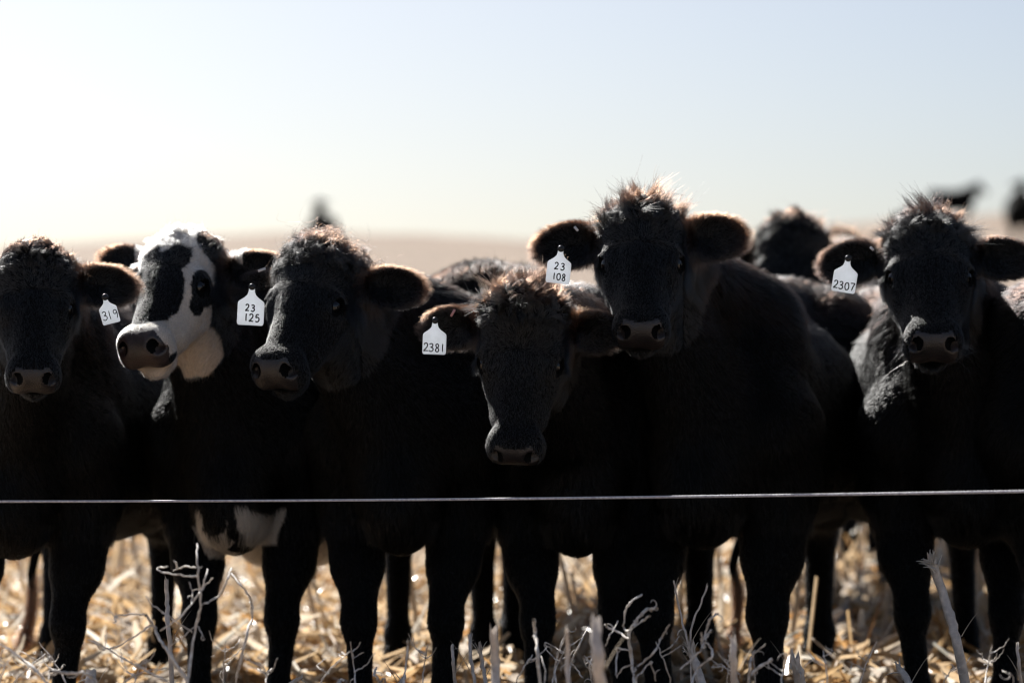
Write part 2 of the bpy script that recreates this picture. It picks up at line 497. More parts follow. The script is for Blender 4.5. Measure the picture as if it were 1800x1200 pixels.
# ------------------------------------------------------------------ the cow
def make_cow(spec):
    S = spec.get('S', 1.0)
    name = spec.get('name', 'cow')
    yawb = math.radians(spec['body_yaw'])
    Fd = np.array([-math.sin(yawb), -math.cos(yawb), 0]); L = np.array([math.cos(yawb), -math.sin(yawb), 0]); Z = np.array([0, 0, 1.])
    cx, cd = spec['chest']                              # px of the middle between the front legs, distance
    C = np.array([(cx-900)/5000*cd, cd, 0.])
    if spec.get('auto'):
        fr, hd = [], []
        for lst, xo in ((fr, .42), (hd, -.72)):
            for s in (-1, 1):
                q = C+Fd*(xo-.42)*S+L*.17*s*S+Fd*RNG.normal()*.08
                px_ = 900+5000*q[0]/q[1]; lst.append((px_, px_, q[1]))
        spec['front'], spec['hind'] = fr, hd
    root = C-Fd*.42*S; root[2] = max(0.0, float(ground_z(root[0], root[1])))
    R0 = root.copy()
    Bm = np.stack([Fd, L, Z], 1)
    def B(x, y, z): return Fd*(x*S)+L*(y*S)+Z*(z*S)      # local (root space)
    f = Field()
    W = spec.get('W', 1.0)
    # torso
    f.ell(B(-.12, 0, .80), np.array([.62, .30*W, .33])*S, Bm, .1)
    f.ell(B(-.30, 0, .74), np.array([.42, .33*W, .28])*S, Bm, .1)
    f.ell(B(.28, .12*W, .86), np.array([.22, .14, .34])*S, Bm, .07)
    f.ell(B(.28, -.12*W, .86), np.array([.22, .14, .34])*S, Bm, .07)
    for s in (-1, 1):
        f.ell(B(.46, .175*s*W, .80), np.array([.075, .07, .13])*S, Bm, .05)
        f.cap(B(.30, .15*s*W, 1.10), B(.45, .18*s*W, .82), .06*S, .065*S, .05)
    f.ell(B(.48, 0, .68), np.array([.15, .13*W, .24])*S, Bm, .07)
    f.cap(B(.34, 0, 1.13), B(-.2, 0, 1.10), .10*S, .10*S, .1)
    f.cap(B(-.2, 0, 1.10), B(-.72, 0, 1.13), .10*S, .11*S, .1)
    f.ell(B(-.66, .14*W, .96), np.array([.22, .17, .24])*S, Bm, .1)
    f.ell(B(-.66, -.14*W, .96), np.array([.22, .17, .24])*S, Bm, .1)
    f.ell(B(.12, 0, .60), np.array([.34, .22*W, .14])*S, Bm, .08)
    # front legs
    lt = spec.get('legs', 1.0)
    for s, (kx, fx, dd) in zip((-1, 1), spec['front']):
        fg = float(ground_z((fx-900)/5000*dd, dd))-R0[2]
        knee = np.array([(kx-900)/5000*dd, dd, .365*S+fg])-R0*[1, 1, 0]
        foot = np.array([(fx-900)/5000*dd, dd-.01, .12*S+fg])-R0*[1, 1, 0]
        sh = B(.40, .19*s*W, .78); el_ = B(.33, .19*s, .60)
        sh[:2] = sh[:2]*.8+knee[:2]*.2; el_[:2] = el_[:2]*.5+knee[:2]*.5+Fd[:2]*-.03
        f.cap(sh, el_, .125*S, .108*S*lt, .05)
        m = el_*.45+knee*.55+Fd*-.005
        f.cap(el_, m, .104*S*lt, .078*S*lt, .05)
        f.cap(m, knee+Z*.05, .072*S*lt, .052*S*lt, .03)
        f.ell(knee+Fd*.012, np.array([.052, .056, .062])*S*lt, Bm, .02)
        f.cap(knee-Z*.05, foot+Z*.04, .040*S*lt, .033*S*lt, .03)
        f.ell(foot+Z*.005, np.array([.046, .047, .045])*S*lt, Bm, .03)
        f.cap(foot, foot+Fd*.03*S-Z*.06*S, .04*S*lt, .045*S*lt, .02)
        hoof(foot+Fd*.03*S-Z*.12*S+Z*fg*0, Fd, L, S, spec, root)
    for s, (kx, fx, dd) in zip((-1, 1), spec['hind']):
        dd2 = dd+.07
        fg = float(ground_z((fx-900)/5000*dd, dd))-R0[2]
        hock = np.array([(kx-900)/5000*dd2, dd2, .44*S+fg])-R0*[1, 1, 0]
        foot = np.array([(fx-900)/5000*dd, dd, .12*S+fg])-R0*[1, 1, 0]
        th = B(-.60, .17*s*W, .82); st = B(-.44, .21*s*W, .62)
        st[:2] = st[:2]*.6+(hock[:2]+Fd[:2]*.25)*.4
        f.cap(th, st, .17*S, .115*S, .09)
        f.cap(th-Fd*.08, (st+hock)/2, .15*S, .085*S, .08)
        f.cap(st, hock+Z*.03, .105*S, .052*S*lt, .05)
        f.ell(hock-Fd*.01, np.array([.055, .046, .07])*S*lt, Bm, .03)
        f.cap(hock-Z*.04, foot+Z*.03, .045*S*lt, .036*S*lt, .03)
        f.ell(foot, np.array([.046, .046, .045])*S*lt, Bm, .03)
        f.cap(foot, foot+Fd*.03*S-Z*.06*S, .04*S*lt, .045*S*lt, .02)
        hoof(foot+Fd*.03*S-Z*.12*S, Fd, L, S, spec, root)
    # head
    hs = spec['hs']
    yh, ph = math.radians(spec['yaw']), math.radians(spec['pitch'])
    HF = np.array([-math.sin(yh), -math.cos(yh), 0])
    U = math.cos(ph)*HF-math.sin(ph)*Z; Wv = math.sin(ph)*HF+math.cos(ph)*Z
    X = np.array([math.cos(yh), -math.sin(yh), 0])
    Rr = rotm(HF, spec.get('roll', 0)); U, Wv, X = Rr@U, Rr@Wv, Rr@X
    HM = np.stack([X, U, Wv], 1)
    nose = P(*spec['nose'])-R0 if not spec.get('auto') else B(*spec['nose_local'])
    O = nose-HM@(np.array([0, .45, -.055])*hs)
    def H(x, u, w): return O+HM@(np.array([x, u, w])*hs)
    def hell(c, r, k, sub=False, R=None):
        f.ell(H(*c), np.array(r)*hs, HM if R is None else HM@R, k*hs, sub)
    hell((0, .080, -.10), (.112, .10, .10), .03)
    hell((0, .11, -.065), (.092, .075, .055), .04)
    hell((0, .170, -.083), (.096, .12, .077), .03)
    hell((0, .03, -.085), (.055, .05, .07), .04)
    f.cap(H(0, .19, -.085), H(0, .40, -.068), .077*hs, .056*hs, .03*hs)
    for s in (-1, 1):
        hell((s*.083, .195, -.078), (.034, .045, .04), .03)
        f.cap(H(s*.052, .165, -.045), H(s*.085, .175, -.058), .022*hs, .02*hs, .02*hs)
        f.cap(H(s*.048, .15, -.155), H(s*.036, .34, -.125), .06*hs, .042*hs, .05*hs)
        hell((s*.055, .20, -.14), (.045, .09, .075), .04)
        hell((s*.040, .432, -.088), (.040, .044, .046), .02)
        hell((s*.036, .425, -.045), (.037, .05, .036), .02)
    hell((0, .425, -.065), (.074, .052, .058), .02)
    hell((0, .405, -.145), (.050, .060, .034), .015)
    hell((0, .46, -.118), (.078, .055, .005), .012, True)
    if spec.get('mouth'): hell((0, .455, -.127), (.05, .05, .012), .01, True)
    rn = rotm((1, 0, 0), 0)
    for s in (-1, 1):
        hell((s*.045, .463, -.034), (.0105, .040, .0195), .006, True, rotm((0, 0, 1), s*18)@rotm((0, 1, 0), s*-34))
        hell((s*.060, .462, -.052), (.014, .024, .006), .006, True)
        # eye opening
        Re = rotm((0, 0, 1), s*-28)
        hell((s*.110, .203, -.064), (.018, .027, .0165), .005, True, Re)
        f.cap(H(s*.090, .176, -.040), H(s*.111, .186, -.062), .009*hs, .010*hs, .008*hs); f.cap(H(s*.111, .186, -.062), H(s*.112, .200, -.090), .010*hs, .009*hs, .008*hs)
    # ears
    ears = []
    for s, key in ((-1, 'ear_r'), (1, 'ear_l')):
        up, back, tw = spec.get(key, (.2, .25, 0))
        a = np.array([s, -up, -back]); a /= np.linalg.norm(a)
        nrm = np.array([s*.05*0, .35, .9]); nrm = rotm(a, s*tw)@nrm
        nrm -= a*(a@nrm); nrm /= np.linalg.norm(nrm)
        bb = np.cross(nrm, a)
        ER = np.stack([a, bb, nrm], 1)
        base = np.array([s*.085, .085, -.115])
        c = base+a*.125
        es = spec.get('ear_size', 1.0)
        f.cap(H(*base), H(*(base+a*.06)), .034*hs, .028*hs, .02*hs)
        hell(c, (.088*es, .062*es, .018), .02, False, ER)
        hell(c+nrm*.021+a*.006, (.076*es, .050*es, .026), .006, True, ER)
        ears.append((s, base, a, bb, nrm, c))
    # neck
    occ = H(0, .06, -.15); th_ = H(0, .20, -.20)
    wi = B(.30, 0, 1.08); ch = B(.46, 0, .84)
    nb = spec.get('neck', 1.0)
    f.cap(wi, occ, .17*S*nb, .105*hs, .08)
    f.cap(ch, (occ+th_)/2, .155*S*nb, .085*hs, .08)
    f.cap(B(.52, 0, .72), th_, .12*S, .055*hs, .08)
    f.ell(B(.56, 0, .60), np.array([.11, .10, .13])*S, Bm, .08)
    if spec.get('udder'):
        f.ell(B(-.42, .09, .47), np.array([.16, .10, .13])*S, Bm, .03)
        f.ell(B(-.42, -.09, .47), np.array([.16, .10, .13])*S, Bm, .03)
        for a_, b__ in ((-.36, .05), (-.36, -.06), (-.48, .07), (-.48, -.07)):
            f.cap(B(a_, b__, .40), B(a_+.01, b__, .30), .024, .014, .02)
    # tail
    tx = spec.get('tail')
    # grid
    allp = []
    for p in f.prims:
        if p[6]: continue
        if p[0] == 'c': allp += [p[1]-p[3], p[1]+p[3], p[2]-p[4], p[2]+p[4]]
        else:
            e_ = np.sqrt(((p[3]*p[2][None, :])**2).sum(1)); allp += [p[1]-e_, p[1]+e_]
    allp = np.array(allp); lo, hi = allp.min(0)-.04, allp.max(0)+.04
    lo[2] = max(lo[2], -.25)
    hc, hf = spec.get('res', (.014, .0052))
    # fine box: head with ears
    cpts = np.array([H(*q) for q in ((-.12, -.02, .02), (.12, -.02, .02), (-.12, .5, .02), (.12, .5, .02), (-.1, .45, -.17), (.1, .45, -.17), (.29, .02, -.12), (-.29, .02, -.12), (.27, .15, -.1), (-.27, .15, -.1))])
    fl, fh = cpts.min(0)-.01, cpts.max(0)+.01
    axes = [axis_pts(lo[i], hi[i], fl[i], fh[i], hc, hf) for i in range(3)]
    V, Q = f.mesh(axes)
    vn, area = mesh_normals(V, Q)
    # ---- colours
    ctr = V
    def headloc(p): return ((p-O)@HM)/hs
    def coat(p, jitter=0):
        h_ = headloc(p); n = len(p)
        c = np.tile(BLACK, (n, 1))
        bl = ((p-0)@Bm)/S
        # sun bleached brown on the back line and poll
        browni = spec.get('brown', .35)
        nz = wav(p, 5, 3)*.5+.5
        top = np.clip((bl[:, 2]-1.02)/.2, 0, 1)*nz
        inhead = (np.abs(h_[:, 0]) < .33) & (h_[:, 1] > -.12) & (h_[:, 1] < .52) & (h_[:, 2] > -.26)
        ear = inhead & (np.abs(h_[:, 0]) > .118) & (h_[:, 1] < .2) & (np.linalg.norm(h_-np.where(h_[:, :1] < 0, ears[0][5][None, :], ears[1][5][None, :]), axis=1) < .105)
        poll = inhead & (h_[:, 1] < .05) & (np.abs(h_[:, 0]) < .11)
        erc = np.where(h_[:, :1] < 0, (ears[0][5])[None, :], (ears[1][5])[None, :]); erl = np.linalg.norm((h_-erc)*np.array([.75, 1, 1]), axis=1)
        eedge = np.clip((erl-.046)/.03, 0, 1)*np.clip((.10-h_[:, 1])/.10+.15, .12, 1)  # bleached ear rim; backlit glow also painted in, stronger along its upper edge
        m = np.where(ear, .02+.75*eedge, np.where(poll, (.05+.35*nz)*np.clip((.05-h_[:, 1])/.05, 0, 1), np.where(inhead, 0, top*.22)))*browni*(1+jitter*.6*RNG.normal(size=n))
        m = np.clip(m, 0, 1)[:, None]
        c = c*(1-m)+BROWN*m
        if spec.get('white'):
            q = h_.copy(); jit = .009*wav(p, 13, 8, 3)+.006*RNG.normal(size=n)*jitter
            white = (h_[:, 1] > -.06) & (h_[:, 1] < .5) & (h_[:, 2] > -.235) & (np.abs(h_[:, 0]) < .118)
            white &= ~(h_[:, 2] < -.110-1.5*np.clip(h_[:, 1]-.20, 0, 1)+jit)
            def bl_(c_, r_):
                return (((q-np.array(c_))/np.array(r_))**2).sum(1) < 1+jit*14
            black = bl_((-.006, .268, -.01), (.084, .125, .10))
            black |= bl_((-.03, .168, 0), (.080, .066, .09))
            black |= bl_((.035, .135, 0), (.036, .055, .09))
            black |= bl_((.114, .213, -.075), (.037, .044, .05))
            black |= bl_((.104, .262, -.08), (.022, .034, .035))
            black |= bl_((.10, .185, -.07), (.03, .035, .04))
            black |= bl_((-.108, .235, -.08), (.030, .040, .045))
            black |= bl_((.098, .045, -.08), (.052, .065, .08))
            black |= bl_((-.088, .03, -.09), (.03, .03, .05))
            black |= bl_((.07, .46, -.10), (.03, .04, .02))
            white &= ~black
            white |= (h_[:, 1] < .105+.02*wav(p, 14, 19)) & (h_[:, 1] > -.09) & (np.abs(h_[:, 0]+.015) < .078) & (h_[:, 2] > -.17)
            earw = ear & (h_[:, 1] < .085+.25*(0)) & (np.abs(np.abs(h_[:, 0])-.150) < .018) & (h_[:, 2] > -.22) & (h_[:, 1] < .06)
            white |= earw
            throat = (h_[:, 1] > .16) & (h_[:, 1] < .42) & (h_[:, 2] > -.235) & (h_[:, 2] < -.12) & (np.abs(h_[:, 0]) < .11)
            white |= throat & (h_[:, 1] > .27) & (h_[:, 2] > -.20+jit)
            white |= (h_[:, 1] > .21) & (h_[:, 1] < .47) & (h_[:, 2] < -.14) & (h_[:, 2] > -.30+.02*wav(p, 9, 51)) & (np.abs(h_[:, 0]) < .10)
            under = (bl[:, 0] < -.1) & (bl[:, 2] < .63+.05*wav(p, 2.2, 14)) & (wav(p, 3.0, 21) > -.35)
            hindl = ((bl[:, 0] < -.25) & (bl[:, 2] < .42)) | ((bl[:, 0] > .05) & (bl[:, 2] < .555+.05*wav(p, 3.5, 9)) & (bl[:, 2] > .445+.05*wav(p, 3, 61)) & (np.abs(bl[:, 1]-.01) < .122+.03*wav(p, 4, 12)) & (np.abs(bl[:, 1]-.02-.03*wav(p, 5, 17)) > .020))
            w_ = np.where(white[:, None], WHITE*(1+.14*RNG.normal(size=(n, 1))*jitter)*(1-.22*np.clip(wav(p, 7, 66, 3), 0, 1))[:, None], c)
            cream = np.clip((-.10-h_[:, 2])/.08, 0, 1)[:, None]
            w_ = np.where(white[:, None], w_*(1-cream*np.array([.06, .18, .30])), w_)
            c = np.where(((under | hindl) & ~inhead)[:, None], WHITE*.8, w_)
        return np.clip(c, .002, .9)
    colV = coat(V)
    for s in (-1, 1):
        Rn = rotm((0, 0, 1), s*18)@rotm((0, 1, 0), s*-34)
        ql = (headloc(V)-np.array([s*.045, .463, -.034]))@Rn
        colV[((ql/np.array([.0132, .047, .0235]))**2).sum(1) < 1] = BLACK*2  # nostril hollows painted near black, putting their inner shade into the colour
    # nose pad split
    hq = headloc(V[Q].mean(1))
    qu, qw = hq[:, 1]-.425, hq[:, 2]+.062
    phi = np.degrees(np.arctan2(qw, qu))
    pad = (hq[:, 1] > .40) & (np.abs(hq[:, 0]) < (.078 if spec.get('white') else .066)*np.sqrt(np.clip(1-.5*((phi-6)/74)**2, 0, 1))) & (phi > -58) & (phi < (80 if spec.get('white') else 68)+14*(hq[:, 0]/.05)**2) & (hq[:, 2] > -.112) & (hq[:, 2] < .04)
    innos = np.zeros(len(hq), bool)
    for s in (-1, 1):
        Rn = rotm((0, 0, 1), s*18)@rotm((0, 1, 0), s*-34)
        ql = (hq-np.array([s*.045, .463, -.034]))@Rn
        innos |= ((ql/np.array([.0118, .043, .0212]))**2).sum(1) < 1
    pad &= ~innos
    root_obj = empty(name, root)
    root_obj['label'] = spec['label']; root_obj['category'] = 'cow'
    if spec.get('group'): root_obj['group'] = spec['group']
    def sub_mesh(mask):
        q = Q[mask]; u, inv = np.unique(q.ravel(), return_inverse=True)
        return u, inv.reshape(-1, 4)
    u, q = sub_mesh(~pad)
    make_mesh('body', V[u], q, M_skin, root_obj, colour=colV[u])
    if pad.any():
        u, q = sub_mesh(pad)
        make_mesh('nose', V[u], q, M_nose_pink if spec.get('white') else M_nose, root_obj)
    for hp in spec.pop('_hoofs'):
        make_mesh('hoof', *hp, M_hoof, root_obj)
    if spec.get('eyes', True):
        for s in (-1, 1):
            th2 = np.linspace(0, math.pi, 9); ph2 = np.linspace(0, 2*math.pi, 14, endpoint=False)
            c_ = H(s*.0930, .203, -.069); r_ = .0225*hs
            Vv = np.array([c_+r_*np.array([math.sin(t)*math.cos(p), math.sin(t)*math.sin(p), math.cos(t)]) for t in th2 for p in ph2])
            Ff = np.array([(i*14+j, (i+1)*14+j, (i+1)*14+(j+1) % 14, i*14+(j+1) % 14) for i in range(8) for j in range(14)])
            make_mesh('eye', Vv, Ff, M_eye, root_obj)
    # ---- hair
    dens = spec.get('dens', 1.0)
    cen = V[Q].mean(1); fn = vn[Q].mean(1); fn /= np.linalg.norm(fn, axis=1)[:, None]+1e-9
    hl = headloc(cen)
    tocam = CAMP-(cen+root); tocam /= np.linalg.norm(tocam, axis=1)[:, None]
    vis = ((fn*tocam).sum(1) > -.35) | (fn[:, 2] > .35)
    bl = (cen@Bm)/S
    inhead = (np.abs(hl[:, 0]) < .33) & (hl[:, 1] > -.14) & (hl[:, 1] < .52) & (hl[:, 2] > -.30)
    facez = inhead & (np.abs(hl[:, 0]) < .118)
    earz = inhead & (np.abs(hl[:, 0]) >= .118) & (hl[:, 1] < .2) & (hl[:, 2] > -.28)
    eyez = np.zeros(len(cen), bool)
    for s in (-1, 1):
        eyez |= (((hl-np.array([s*.108, .203, -.066]))/np.array([.030, .031, .020]))**2).sum(1) < 1
    nostril = innos
    bare = pad | eyez | nostril | ((hl[:, 1] > .42) & facez & (hl[:, 2] < -.105) & (hl[:, 2] > -.13))
    dn = np.where(earz, 22e4, np.where(facez, 20e4, np.where(inhead, 12e4, 5.0e4)))*dens
    dn = np.where(vis | earz, dn, 0); dn[bare] = 0
    dn = np.where(cen[:, 2] < -.07, 0, dn)
    lam = area*dn; cnt = RNG.poisson(lam)
    fi = np.repeat(np.arange(len(cen)), cnt)
    if len(fi):
        n = len(fi)
        r1, r2 = RNG.random((2, n, 1))
        q4 = V[Q[fi]]; rp = (q4[:, 0]*(1-r1)+q4[:, 1]*r1)*(1-r2)+(q4[:, 3]*(1-r1)+q4[:, 2]*r1)*r2
        nq = vn[Q[fi]]; nn = (nq[:, 0]*(1-r1)+nq[:, 1]*r1)*(1-r2)+(nq[:, 3]*(1-r1)+nq[:, 2]*r1)*r2
        nn /= np.linalg.norm(nn, axis=1)[:, None]+1e-9
        h_ = headloc(rp); bl = (rp@Bm)/S
        ear = earz[fi]; face = facez[fi]; ih = inhead[fi]
        # comb
        comb = np.tile(-Fd*.7-Z*.75, (n, 1))
        comb[bl[:, 2] < .55] = -Z
        upw = np.clip((.17-h_[:, 1])/.1, -1, 1)[:, None]
        comb_face = -U*upw+X*(h_[:, :1]*6)*np.clip(upw+.2, 0, 1)
        comb_face = comb_face+Wv*-.15
        comb = np.where(face[:, None], comb_face, comb)
        eardir = np.where(h_[:, :1] < 0, (HM@ears[0][2])[None, :], (HM@ears[1][2])[None, :])
        earc = np.where(h_[:, :1] < 0, H(*ears[0][5])[None, :], H(*ears[1][5])[None, :])
        rad_e = rp-earc; rl = np.linalg.norm(rad_e, axis=1)
        comb = np.where(ear[:, None], eardir*.7+rad_e/(rl[:, None]+1e-6)*.8, comb)
        comb = comb-nn*(comb*nn).sum(1)[:, None]
        comb /= np.linalg.norm(comb, axis=1)[:, None]+1e-9
        # clumps: smooth direction fields
        cl = np.stack([wav(rp, 16, 31+i) for i in range(3)], 1)
        cl2 = np.stack([wav(rp, 45, 41+i, 1) for i in range(3)], 1)
        ln = np.full(n, .014)
        ln = np.where(ih, .014, ln)
        ln = np.where(face, .0050+.0055*np.clip((.28-h_[:, 1])/.2, 0, 1), ln)
        ln = np.where(face & (h_[:, 2] < -.14), .013, ln)
        pollm = ih & (h_[:, 1] < .085) & (np.abs(h_[:, 0]) < .105) & (h_[:, 2] > -.16)
        tuft = spec.get('tuft', 1.0)
        pw = np.clip((.105-h_[:, 1])/.07, 0, 1)
        pm = ih & (h_[:, 1] < .105) & (np.abs(h_[:, 0]) < .12) & (h_[:, 2] > -.17)
        ln = np.where(pm, .013+.030*pw*tuft, ln)
        edge = np.clip((rl/hs-.045)/.04, 0, 1)
        ln = np.where(ear, .007+.021*edge, ln)
        brisk = (~ih) & (bl[:, 0] > .35) & (bl[:, 2] < .75)
        ln = np.where(brisk, .020, ln); ln = np.where((~ih) & (bl[:, 2] < .52) & (nn[:, 2] < -.2), .035, ln)
        ln = np.where((~ih) & (bl[:, 2] < .50), .009, ln)
        ln = np.where((~ih) & (bl[:, 2] > 1.05), .034, ln)
        ln *= hs if False else 1.0
        ln = ln*(.65+.6*RNG.random(n))
        lift = np.where(face, .17, .30); lift = np.where(pm, .55+.5*pw, lift); lift = np.where(ear, .55, lift)
        if spec.get('curly') : lift = np.where(pm, .9, lift)
        d = comb+nn*lift[:, None]+cl*np.where(face, .22, .12)[:, None]+cl2*np.where(face, .22, .18)[:, None]*np.where(pm, 2.2, 1.0)[:, None]+RNG.normal(size=(n, 3))*.13
        d = np.where(pm[:, None], d+cl*.5+Z*.35*pw[:, None], d)
        d -= nn*np.minimum((d*nn).sum(1)-.12, 0)[:, None]
        d /= np.linalg.norm(d, axis=1)[:, None]+1e-9
        bend = comb*.25-nn*.12-Z*np.where(pm, .25, .08)[:, None]
        wamp = np.where(pm, .004*(2.6 if spec.get('curly') else 1.0), .0010)
        rad = np.where(ih, .00030, .00046); rad = np.where(pm, .00038, rad)
        if spec.get('far_hair'): rad = rad*1.8
        colr = coat(rp, 1.0)
        # a little brown in the long hair tips
        dark = colr.max(1) < .2
        colr = np.where((dark & pm)[:, None], colr*(1+.5*RNG.random((n, 1))), colr)
        # split in two objects: forelock and coat
        longm = pm & (pw > .25)
        thin = longm & (RNG.random(n) < .35); keep_ = ~longm | ~thin
        def emit(nm, mk, npt, wave, mt=None):
            if mk.sum() == 0: return
            build_hair(nm, rp[mk], d[mk], ln[mk], rad[mk], colr[mk], root_obj, npt, bend[mk], (wamp[mk], wave), mat=mt)
        emit('coat', ~longm & ~ih, 4, .6, M_hair_body)
        emit('head_coat', ~longm & ih, 4, .6)
        lm = np.nonzero(longm & (RNG.random(n) < .5))[0]
        if len(lm):
            K = spec.get('clumps', 190)
            ci = RNG.choice(lm, K, replace=len(lm) < K)
            cl_len = (.020+.055*RNG.random(K)**2.4)*tuft
            cd_ = d[ci]+RNG.normal(size=(K, 3))*.45+cl[ci]*.8+Z*.30+nn[ci]*.15; cd_ /= np.linalg.norm(cd_, axis=1)[:, None]
            near = np.empty(len(lm), int)
            for a_ in range(0, len(lm), 4000):
                q_ = rp[lm[a_:a_+4000]]
                near[a_:a_+4000] = (((q_[:, None]-rp[ci][None])**2).sum(2)).argmin(1)
            stray = RNG.random(len(lm)) < .10
            L_ = cl_len[near]*(.6+.5*RNG.random(len(lm))); L_[stray] *= 1.25
            t_ = np.linspace(0, 1, 9)[None, :, None]
            tipdir = cd_[near]+RNG.normal(size=(len(lm), 3))*np.where(stray, .40, .16)[:, None]
            r0 = rp[lm]; c0 = rp[ci][near]
            sag = RNG.normal(size=(K, 3))[near]*.35-Z*.30
            path = r0[:, None]+(c0-r0)[:, None]*(.72*t_**1.1)+tipdir[:, None]*L_[:, None, None]*t_+sag[:, None]*L_[:, None, None]*t_**2*.6
            if spec.get('curly'):
                ph_ = (RNG.random(K)*6.28)[near][:, None]; am = (.010+.006*RNG.random(K))[near][:, None]
                an = t_[:, :, 0]*9.5+ph_
                e1 = np.cross(tipdir, Z); e1 /= np.linalg.norm(e1, axis=1)[:, None]+1e-6; e2 = np.cross(tipdir, e1)
                path = path+(e1[:, None]*(np.cos(an)-np.cos(ph_))[..., None]+e2[:, None]*(np.sin(an)-np.sin(ph_))[..., None])*am[..., None]*np.minimum(t_*2, 1)
            t0_ = path-r0[:, None]
            fo = build_hair('forelock', r0, d[lm], L_, np.full(len(lm), .00042), colr[lm], root_obj, 9)
            fo.data.attributes['position'].data.foreach_set('vector', path.astype(np.float32).ravel())
        print(name, 'verts', len(V), 'hair', n)
    # whiskers
    if spec.get('whiskers'):
        m = spec['whiskers']
        k = []
        for i in range(m):
            s = RNG.choice([-1, 1]); k.append((s*(.055+.03*RNG.random()), .40+.06*RNG.random(), -.05-.09*RNG.random()))
        k = np.array(k); rp = np.array([H(*a) for a in k])
        d = np.array([X*np.sign(a[0])*.9+U*.3+RNG.normal(size=3)*.3 for a in k]); d /= np.linalg.norm(d, axis=1)[:, None]
        build_hair('whiskers', rp, d, .03+.035*RNG.random(m), np.full(m, .0002), np.tile([.12, .11, .10], (m, 1)), root_obj, 5, -Z[None, :]*.3*np.ones((m, 1)))
    if spec.get('lip'):
        pth = [H(-.032+.064*t, .438-.004*abs(t-.5), -.139-.016*math.sin(math.pi*t)) for t in np.linspace(0, 1, 9)]
        V2, F2 = tube(pth, [.002, .006, .009, .011, .0115, .011, .009, .006, .002], 8)
        o = make_mesh('lower_lip', V2, F2, principled('pale_lip', (.5, .34, .22), .5, .4), root_obj); o['label'] = 'pale cream lower lip'
    # tail with a curly switch
    if tx:
        pts = [P(*q)-R0 for q in tx]
        base = B(-.80, 0, 1.12)
        path = [base, B(-.86, 0, 1.0), B(-.87, 0, .8)]+pts
        path = np.array(path)
        tt = np.linspace(0, 1, len(path)); t2 = np.linspace(0, 1, 40)
        pa = np.stack([np.interp(t2, tt, path[:, i]) for i in range(3)], 1)
        for _ in range(2): pa[1:-1] = (pa[:-2]+pa[2:]+pa[1:-1]*2)/4
        V2, F2 = tube(pa, np.linspace(.028, .008, 40), 8)
        make_mesh('tail', V2, F2, M_skin, root_obj, colour=np.tile(BLACK, (len(V2), 1)))
        nh = 2600
        s = RNG.random(nh)**.8*.42+.58
        rp = np.stack([np.interp(s, t2, pa[:, i]) for i in range(3)], 1)
        tgt = np.stack([np.interp(np.clip(s+.14, 0, 1.0), t2, pa[:, i]) for i in range(3)], 1)
        d = tgt-rp+RNG.normal(size=(nh, 3))*.012+np.array([0, 0, -.02]); l_ = np.linalg.norm(d, axis=1); d /= l_[:, None]
        cc = np.tile(BLACK, (nh, 1))*(1-.3)+BROWN*.3
        build_hair('tail_switch', rp, d, .07+.06*RNG.random(nh), np.full(nh, .0006), cc, root_obj, 8, None, (np.full(nh, .006), 1.3))
    for tg in spec.get('tags', []):
        s = tg['side']; e = ears[0] if s < 0 else ears[1]
        p0 = P(*tg['at'])-R0
        ang = math.radians(tg.get('tilt', 0)); tn = math.radians(tg.get('turn', 0))
        right = np.array([math.cos(ang)*math.cos(tn), math.sin(tn), math.sin(ang)])
        upv = np.array([-math.sin(ang), 0, math.cos(ang)])
        upv -= right*(right@upv)
        nm = np.cross(right, upv)
        ear_tag(root_obj, p0, right, upv, nm, tg['w'], tg['lines'], tg['label'], tg.get('bend', 0))
    for (px, py, d_, ang, pink, ln_) in spec.get('clips', []):
        p0 = P(px, py, d_)-R0; a = math.radians(ang)
        dr = np.array([math.cos(a), 0, math.sin(a)])
        pr = np.array([-math.sin(a), 0, math.cos(a)])
        V2 = []; 
        for e0 in (-1, 1):
            for (a1, b1) in ((-.0035, -.0015), (.0035, -.0015), (.0035, .0015), (-.0035, .0015)):
                V2.append(p0+dr*e0*ln_/2+pr*a1+np.array([0, 1, 0])*b1)
        F2 = [(0, 1, 2, 3), (7, 6, 5, 4), (0, 4, 5, 1), (1, 5, 6, 2), (2, 6, 7, 3), (3, 7, 4, 0)]
        make_mesh('ear_clip', V2, F2, M_clip_pink if pink else M_clip, root_obj, smooth=False)
    return root_obj

def hoof(p, Fd, L, S, spec, root):
    # cloven: two toes
    parts = []
    for s in (-1, 1):
        rings = []
        for z, r, fw in ((.075, .030, -.012), (.04, .036, 0), (.0, .042, .014), (-.003, .02, .012)):
            for a in np.linspace(0, 2*math.pi, 10, endpoint=False):
                rings.append(p+Z_*(z*S)+L*(s*.028*S+math.cos(a)*r*.62*S)+Fd*(fw*S+math.sin(a)*r*1.25*S))
        F = [(i*10+j, i*10+(j+1) % 10, (i+1)*10+(j+1) % 10, (i+1)*10+j) for i in range(3) for j in range(10)]
        parts.append((np.array(rings), np.array(F)[:, ::-1]))
    spec.setdefault('_hoofs', []).append(join(parts))
Z_ = np.array([0, 0, 1.])

